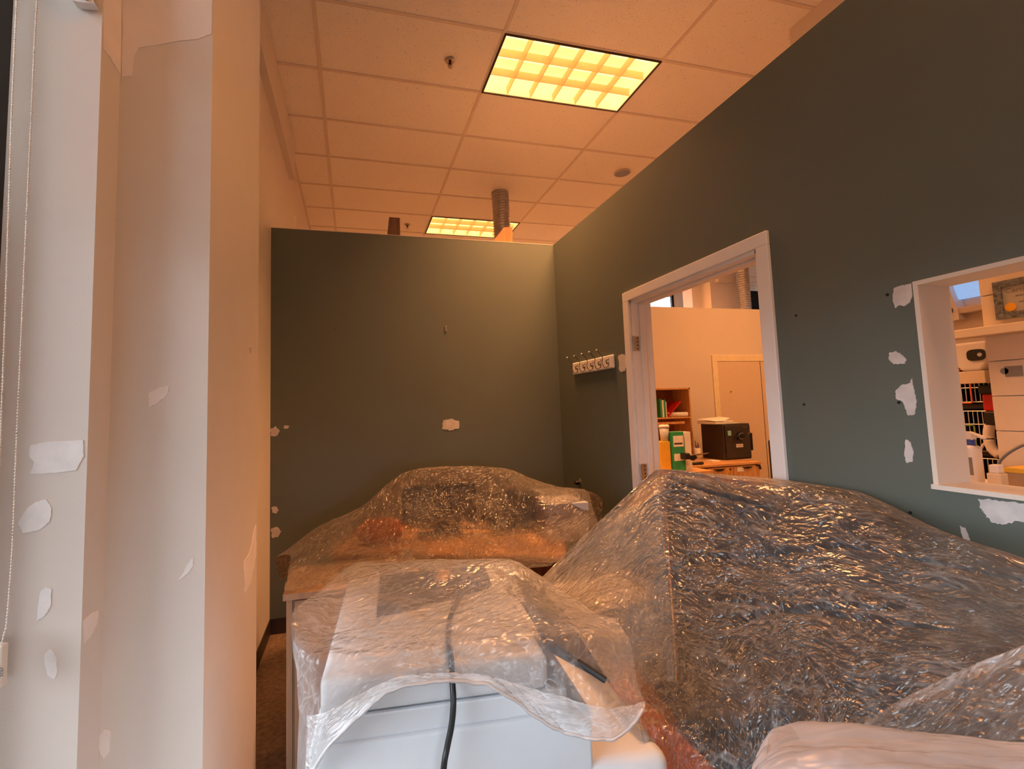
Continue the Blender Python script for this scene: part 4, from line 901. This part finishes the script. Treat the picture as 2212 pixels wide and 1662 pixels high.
# chair edge at the right of the doorway
p = HY(1658, 1010, 3.6); t = thing('task_chair', 'black chair back peeking past the right door casing', 'chair', (p.x+.22, p.y, 0), .2)
link('backrest', BX(-.22, .22, -.03, .03, .62, HY(1668, 948, 3.6).z, bev=.028, seg=4), M['black'], t, True); link('armrest', BX(-.30, -.24, -.22, .06, .66, .70, bev=.015, seg=3), M['black'], t, True)
link('arm_post', tube(bmesh.new(), [(-.27, -.08, .67), (-.22, -.08, .45)], .014), M['black'], t)
link('seat', BX(-.23, .23, -.45, .02, .42, .49, bev=.03, seg=3), M['black'], t, True); link('gas_lift', cyl(bmesh.new(), (0, -.2, .07), (0, -.2, .42), .025), M['black'], t)
for k_ in range(5):
    a_ = 2*math.pi*k_/5; link('leg', tube(bmesh.new(), [(0, -.2, .08), (.28*math.cos(a_), -.2+.28*math.sin(a_), .03)], [.022, .016], 8), M['black'], t)
# foil duct above the far partition
p = HY(1608, 630, 6.6); bm = bmesh.new(); prof = []; z = CEIL
while z > 1.8: prof += [(.085, z), (.093, z-.02)]; z -= .04
lathe(bm, prof, (p.x, 6.6, 0)); tag(link('foil_duct', bm, M['foil'], None), 'crinkled silver foil duct rising above the far partition beyond the door', 'duct')
# wall unit under beam
a = HY(1552, 609, 6.9); b_ = HY(1585, 609, 6.9); tag(link('junction_box', BX(a.x, b_.x, 6.9, 6.999, a.z, a.z+.25, bev=.004), M['cream']), 'cream box fixed to the post above the far partition', 'box')
# ------------------------------------------------------------------ treatment room beyond the pass-through
xp = 2.75
a = HX(2141, 830, xp); 
t = thing('wall_panel', 'tall beige panelled cupboard seen through the pass-through', 'cupboard', (xp, a.y-1.0, 0))
link('carcass', BX(.004, .35, 0, 1.0, 0, 2.6), M['frp'], t)
zs = [HX(2125, yy_, xp).z for yy_ in (1005, 930, 857, 783, 708.5, 641)]
zs = [0.06]+sorted(zs)+[2.55]
for z0_, z1_ in zip(zs[:-1], zs[1:]): link('panel_board', BX(-.012, .004, .004, .996, z0_+.002, z1_-.002, bev=.001), M['frp'], t)
# stickers on the panel
pn = HX(2170, 802, xp-.013); s = link('round_sticker', cyl(bmesh.new(), (-.013, pn.y-(a.y-1.0), pn.z), (-.0145, pn.y-(a.y-1.0), pn.z), .014, n=20), M['gray'], t)
pn = HX(2190, 802, xp-.013); link('square_sticker', BX(-.0145, -.013, pn.y-(a.y-1.0)-.028, pn.y-(a.y-1.0)+.028, pn.z-.022, pn.z+.022), M['inkgray'], t)
# shelf rail across
rz0 = HX(2050, 734, xp-.10).z; rz1 = HX(2050, 716, xp-.10).z
t = thing('wall_rail', 'long cream horizontal rail crossing the cupboard below the certificate', 'rail', (xp-.05, 1.0, rz0))
link('rail', BX(-.05, 0.035, -.9, 1.2, 0, rz1-rz0, bev=.003), M['frp'], t)
# certificate
xc = xp-.016
P = [HX(x, y, xc) for x, y in ((2146, 612), (2157, 692))]; y1 = (P[0].y+P[1].y)/2; z1 = P[0].z; z0_ = P[1].z; H_ = z1-z0_; wdt = H_*1.35
t = thing('certificate', 'grey framed certificate with a gold seal on the cupboard', 'certificate', (xc, y1-wdt/2, z0_))
bm = bmesh.new(); e = H_*.16
for a0, a1, b0, b1 in ((-wdt/2, wdt/2, 0, e), (-wdt/2, wdt/2, H_-e, H_), (-wdt/2, -wdt/2+e, e, H_-e), (wdt/2-e, wdt/2, e, H_-e)): box(bm, -.014, 0, a0, a1, b0, b1)
link('frame', bm, M['certf'], t); link('certificate_paper', BX(-.006, -.002, -wdt/2+e, wdt/2-e, e, H_-e), M['certp'], t)
rot = (math.radians(90), 0, math.radians(-90))
text('Certificate Of', H_*.17, M['inkgray'], t, (-.0068, wdt/2-e-.01, H_*.66), rot, 'certificate_heading')
text('Membership awarded', H_*.09, M['inkgray'], t, (-.0068, wdt/2-e-H_*.25, H_*.50), rot, 'certificate_line')
text('for outstanding care', H_*.075, M['inkgray'], t, (-.0068, wdt/2-e-H_*.38, H_*.40), rot, 'certificate_line')
for o in [c_ for c_ in t.children if c_.name.startswith('certificate_line')]: bpy.data.objects.remove(o)
bm = bmesh.new()
for k_, (l0, l1) in enumerate(((.30, .78), (.42, .8), (.34, .72), (.5, .78))): box(bm, -.0072, -.006, -wdt/2+wdt*(1-l1), -wdt/2+wdt*(1-l0), H_*(.55-k_*.085), H_*(.575-k_*.085))
link('certificate_lines', bm, M['inkgray'], t)
link('gold_seal', cyl(bmesh.new(), (-.006, wdt/2-e-H_*.13, e+H_*.13), (-.009, wdt/2-e-H_*.13, e+H_*.13), H_*.11, n=24), M['gold'], t)
# soap dispenser
xd = 3.3-.108; a = HX(2054, 740, xd); b_ = HX(2130, 740, xd); zt = HX(2092, 738, xd).z; zb = HX(2092, 802, xd).z
cy_ = (a.y+b_.y)/2; hw = abs(a.y-b_.y)/2
t = thing('soap_dispenser', 'white wall dispenser with a black oval window by the kennels', 'dispenser', (xd, cy_, zb)); h = zt-zb
poly = [(0, -hw*.55, 0), (0, -hw*.85, h*.2), (0, -hw, h*.5), (0, -hw, h*.97), (0, hw, h*.97), (0, hw, h*.5), (0, hw*.85, h*.2), (0, hw*.55, 0)]
o = link('body', prism(bmesh.new(), poly, (.10, 0, 0)), M['trimw'], t); bevmod(o, .012, 3)
bm = bmesh.new(); n = 28; ov = []
for i in range(n):
    a_ = 2*math.pi*i/n; sx = math.copysign(abs(math.cos(a_))**.6, math.cos(a_)); sz_ = math.copysign(abs(math.sin(a_))**.6, math.sin(a_)); ov.append((-.001, -hw*.40+sx*hw*.52, h*.52+sz_*h*.19))
o = link('window', prism(bm, ov, (-.006, 0, 0)), M['black'], t)
ring = link('sensor_ring', lathe(bmesh.new(), [(.006, 0), (.010, 0), (.010, .002), (.006, .002)], n=20), M['lgray'], o); ring.location = (-.0075, -hw*.62, h*.52); ring.rotation_euler = (0, math.radians(90), 0)
sg = HX(2099, 815, xd).y-cy_; z0_, z1_ = HX(2099, 829, xd).z-zb, 0.0; link('drip_tray', BX(0, .05, sg-.055, sg+.055, z0_, z1_-.001, bev=.003), M['frp'], t)
# kennel bank
xk = 3.3; y0_ = HX(2200, 900, xk).y; y1_ = HX(2045, 900, xk).y; t = thing('kennel', 'two-tier animal kennel with wire bar doors behind the spray bottle', 'kennel', (xk, (y0_+y1_)/2, 0))
yh = (y1_-y0_)/2; zt = HX(2080, 770, xk).z; zm = HX(2080, 879, xk).z; zl = HX(2130, 983, xk).z; zb2 = HX(2130, 1025, xk).z
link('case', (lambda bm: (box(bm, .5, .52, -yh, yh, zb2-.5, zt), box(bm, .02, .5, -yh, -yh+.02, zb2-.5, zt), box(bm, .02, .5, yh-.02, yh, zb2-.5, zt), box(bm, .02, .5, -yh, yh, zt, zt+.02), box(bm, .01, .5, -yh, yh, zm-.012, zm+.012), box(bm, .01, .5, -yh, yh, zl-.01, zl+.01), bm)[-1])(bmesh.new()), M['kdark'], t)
for z0_, z1_, nm in ((zm+.025, zt-.02, 'kennel_door'), (zl+.02, zm-.025, 'kennel_door'), (zb2-.45, zl-.02, 'kennel_door')):
    bm = bmesh.new(); hs = 3
    for k_ in range(hs+1): z = z0_+(z1_-z0_)*k_/hs; cyl(bm, (0, -yh, z), (0, yh, z), .0026, n=6)
    nb = int(2*yh/.019)
    for k_ in range(nb+1): y = -yh+2*yh*k_/nb; cyl(bm, (-.002, y, z0_), (-.002, y, z1_), .0019, n=6)
    link(nm, bm, M['bars'], t)
# coloured door signs on the kennels
def frame_sign(name, label, m, xs, ysn):
    a = HX(xs[0], ysn[0], xk-.012); b_ = HX(xs[1], ysn[1], xk-.012); y0_, y1_, z0_, z1_ = b_.y, a.y, b_.z, a.z; e = .006; bm = bmesh.new()
    for q in ((y0_, y1_, z0_, z0_+e), (y0_, y1_, z1_-e, z1_), (y0_, y0_+e, z0_, z1_), (y1_-e, y1_, z0_, z1_)): box(bm, xk-.014, xk-.010, *q)
    tag(link(name, bm, m), label, 'frame')
M['orange'] = mat('orange_plastic', (.75, .12, .02), .4); M['lime'] = mat('lime_plastic', (.22, .35, .05), .4)
frame_sign('card_holder', 'orange outlined card holder on the upper kennel door', M['orange'], (2050, 2102), (800, 872))
frame_sign('card_holder', 'green outlined card holder on the lower kennel door', M['lime'], (2052, 2112), (917, 975))
# exam counter, bottle, papers
xb = 2.25; tz = HX(2105, 1046, xb).z
t = thing('exam_counter', 'counter just beyond the pass-through carrying the spray bottle', 'counter', (XRI+.02, .3, 0))
link('worktop', BX(0, .65, 0, 1.15, tz-.03, tz, bev=.003), M['trimw'], t); link('cupboard', BX(.02, .60, .02, 1.13, 0, tz-.03), M['frp'], t)
p = HX(2102, 1030, xb); t = thing('spray_bottle', 'white spray bottle with blue trigger on the counter beyond the pass-through', 'spray bottle', (xb, p.y, tz))
hb = HX(2102, 962, xb).z-tz; hwb = abs(HX(2083, 1000, xb).y-HX(2119, 1000, xb).y)/2
link('bottle', (lambda b: b)(BX(-.03, .03, -hwb, hwb, 0, hb, bev=.016, seg=4)), M['trimw'], t, True)
link('neck', cyl(bmesh.new(), (0, 0, hb-.002), (0, 0, hb+.022), .017), M['bluep'], t)
ht = HX(2102, 933, xb).z-tz
link('trigger_head', prism(bmesh.new(), [(-.012, -.016, hb+.02), (-.012, .016, hb+.02), (-.012, .012, hb+.05), (-.012, .030, ht), (-.012, -.005, ht), (-.012, -.045, ht-.018), (-.012, -.045, ht-.026), (-.012, -.014, hb+.045)], (.024, 0, 0)), M['trimw'], t)
link('trigger', prism(bmesh.new(), [(-.010, .012, ht), (-.010, .060, ht-.005), (-.010, .065, ht-.02), (-.010, .035, ht-.03), (-.010, .045, ht-.075), (-.010, .035, ht-.078), (-.010, .020, ht-.03)], (.02, 0, 0)), M['bluep'], t)
link('blue_label', BX(-.0315, -.030, hwb*.15, hwb*.85, hb*.32, hb*.68), M['bluep'], t); link('print_label', BX(-.0315, -.030, -hwb*.8, hwb*.05, hb*.25, hb*.70), M['inkgray'], t)
p = HX(2125, 1044, xb-.1); tag(link('papers', BX(xb-.28, xb-.07, p.y-.12, p.y+.10, tz, tz+.010, bev=.002), M['paper']), 'loose stack of white papers in front of the spray bottle', 'papers')
p = HX(2152, 1030, xb-.05)
t = thing('sanitizer_box', 'small cream box on the counter right of the papers', 'box', (xb-.05, p.y, tz)); link('body', BX(-.02, .02, -.022, .016, 0, .055, bev=.003), M['frp'], t); link('lid', BX(-.016, .016, -.016, .010, .055, .085, bev=.004), M['trimw'], t)
yb2 = HX(2188, 1030, xb+.1)
t = thing('yellow_carton', 'yellow-topped carton at the right edge of the pass-through', 'box', (xb+.12, yb2.y-.06, tz)); ch = HX(2188, 1022, xb+.06).z-tz
link('body', BX(-.06, .06, -.06, .06, 0, ch, bev=.002), M['card'], t); link('lid', BX(-.062, .062, -.062, .062, ch, ch+.018, bev=.002), M['yellowp'], t)
W = smooth_path([HX(x, y, xp-.06) for x, y in ((2230, 955), (2205, 964), (2180, 978), (2163, 993), (2158, 1003), (2161, 1015))], 6)
tag(link('cable', tube(bmesh.new(), W, .006, 8), M['gray'], None, True), 'grey cable arching across the beige cupboard', 'cable')
W = smooth_path([HX(x, y, xk-.026) for x, y in ((2148, 905), (2137, 925), (2136, 950), (2145, 972), (2160, 985))], 6)
tag(link('hose', tube(bmesh.new(), W, .022, 10), M['trimw'], None, True), 'thick white curved hose beside the cupboard edge', 'hose')
W = smooth_path([HX(x, y, xk-.012) for x, y in ((2136, 950), (2124, 962), (2117, 975))], 6)
tag(link('tube', tube(bmesh.new(), W, .007, 8), M['trimw'], None, True), 'thin white tube branching left from the curved hose', 'tube')
t = thing('red_tool', 'red and black handheld tool hanging above the white hose', 'tool', HX(2142, 870, xk-.030)); 
link('grip', BX(-.02, .02, -.028, .028, -.045, .045, bev=.008), M['redp'], t); link('base', BX(-.02, .02, -.03, .03, -.12, -.045, bev=.008), M['black'], t); link('head', BX(-.025, .025, -.03, .04, .045, .095, bev=.010), M['black'], t)
# back wall of the treatment room with a window and rails
struct('wall_treatment', (lambda bm: (box(bm, 4.0, 4.1, -.5, 2.9, 0, TOP), bm)[-1])(bmesh.new()), M['cream'])
a = HX(2042, 604, 3.99); b_ = HX(2112, 640, 3.99)
M['bluepane'] = mat('glowing_blue_pane', (.10, .20, .42), .3, var=.15, emit=(.30, .50, .85), es=.45)  # opaque pane, its emission stands in for light coming through
o = struct('window_6', BX(3.97, 3.999, b_.y-.4, a.y+.02, b_.z, TOP-.05), M['bluepane'], label='blue-grey lit window high in the treatment room')
z = HX(2080, 662, 3.9).z; struct('trim_5', BX(3.93, 4.0, .3, 2.8, z-.04, z, bev=.004), M['cream'])
z = HX(2080, 675, 3.9).z
P = [HX(x, y, 3.92) for x, y in ((2044, 608), (2056, 640), (2068, 668), (2072, 690), (2052, 695), (2044, 680))]
t = thing('folding_arm', 'white folding arm with a small black lens above the dispenser', 'arm', P[3]); link('arm_cover', prism(bmesh.new(), [p-P[3] for p in P], (.08, 0, 0)), M['trimw'], t)
p = HX(2050, 672, 3.92)-P[3]; link('lens', BX(p.x-.008, p.x, p.y-.022, p.y+.022, p.z-.016, p.z+.016, bev=.004), M['black'], t)
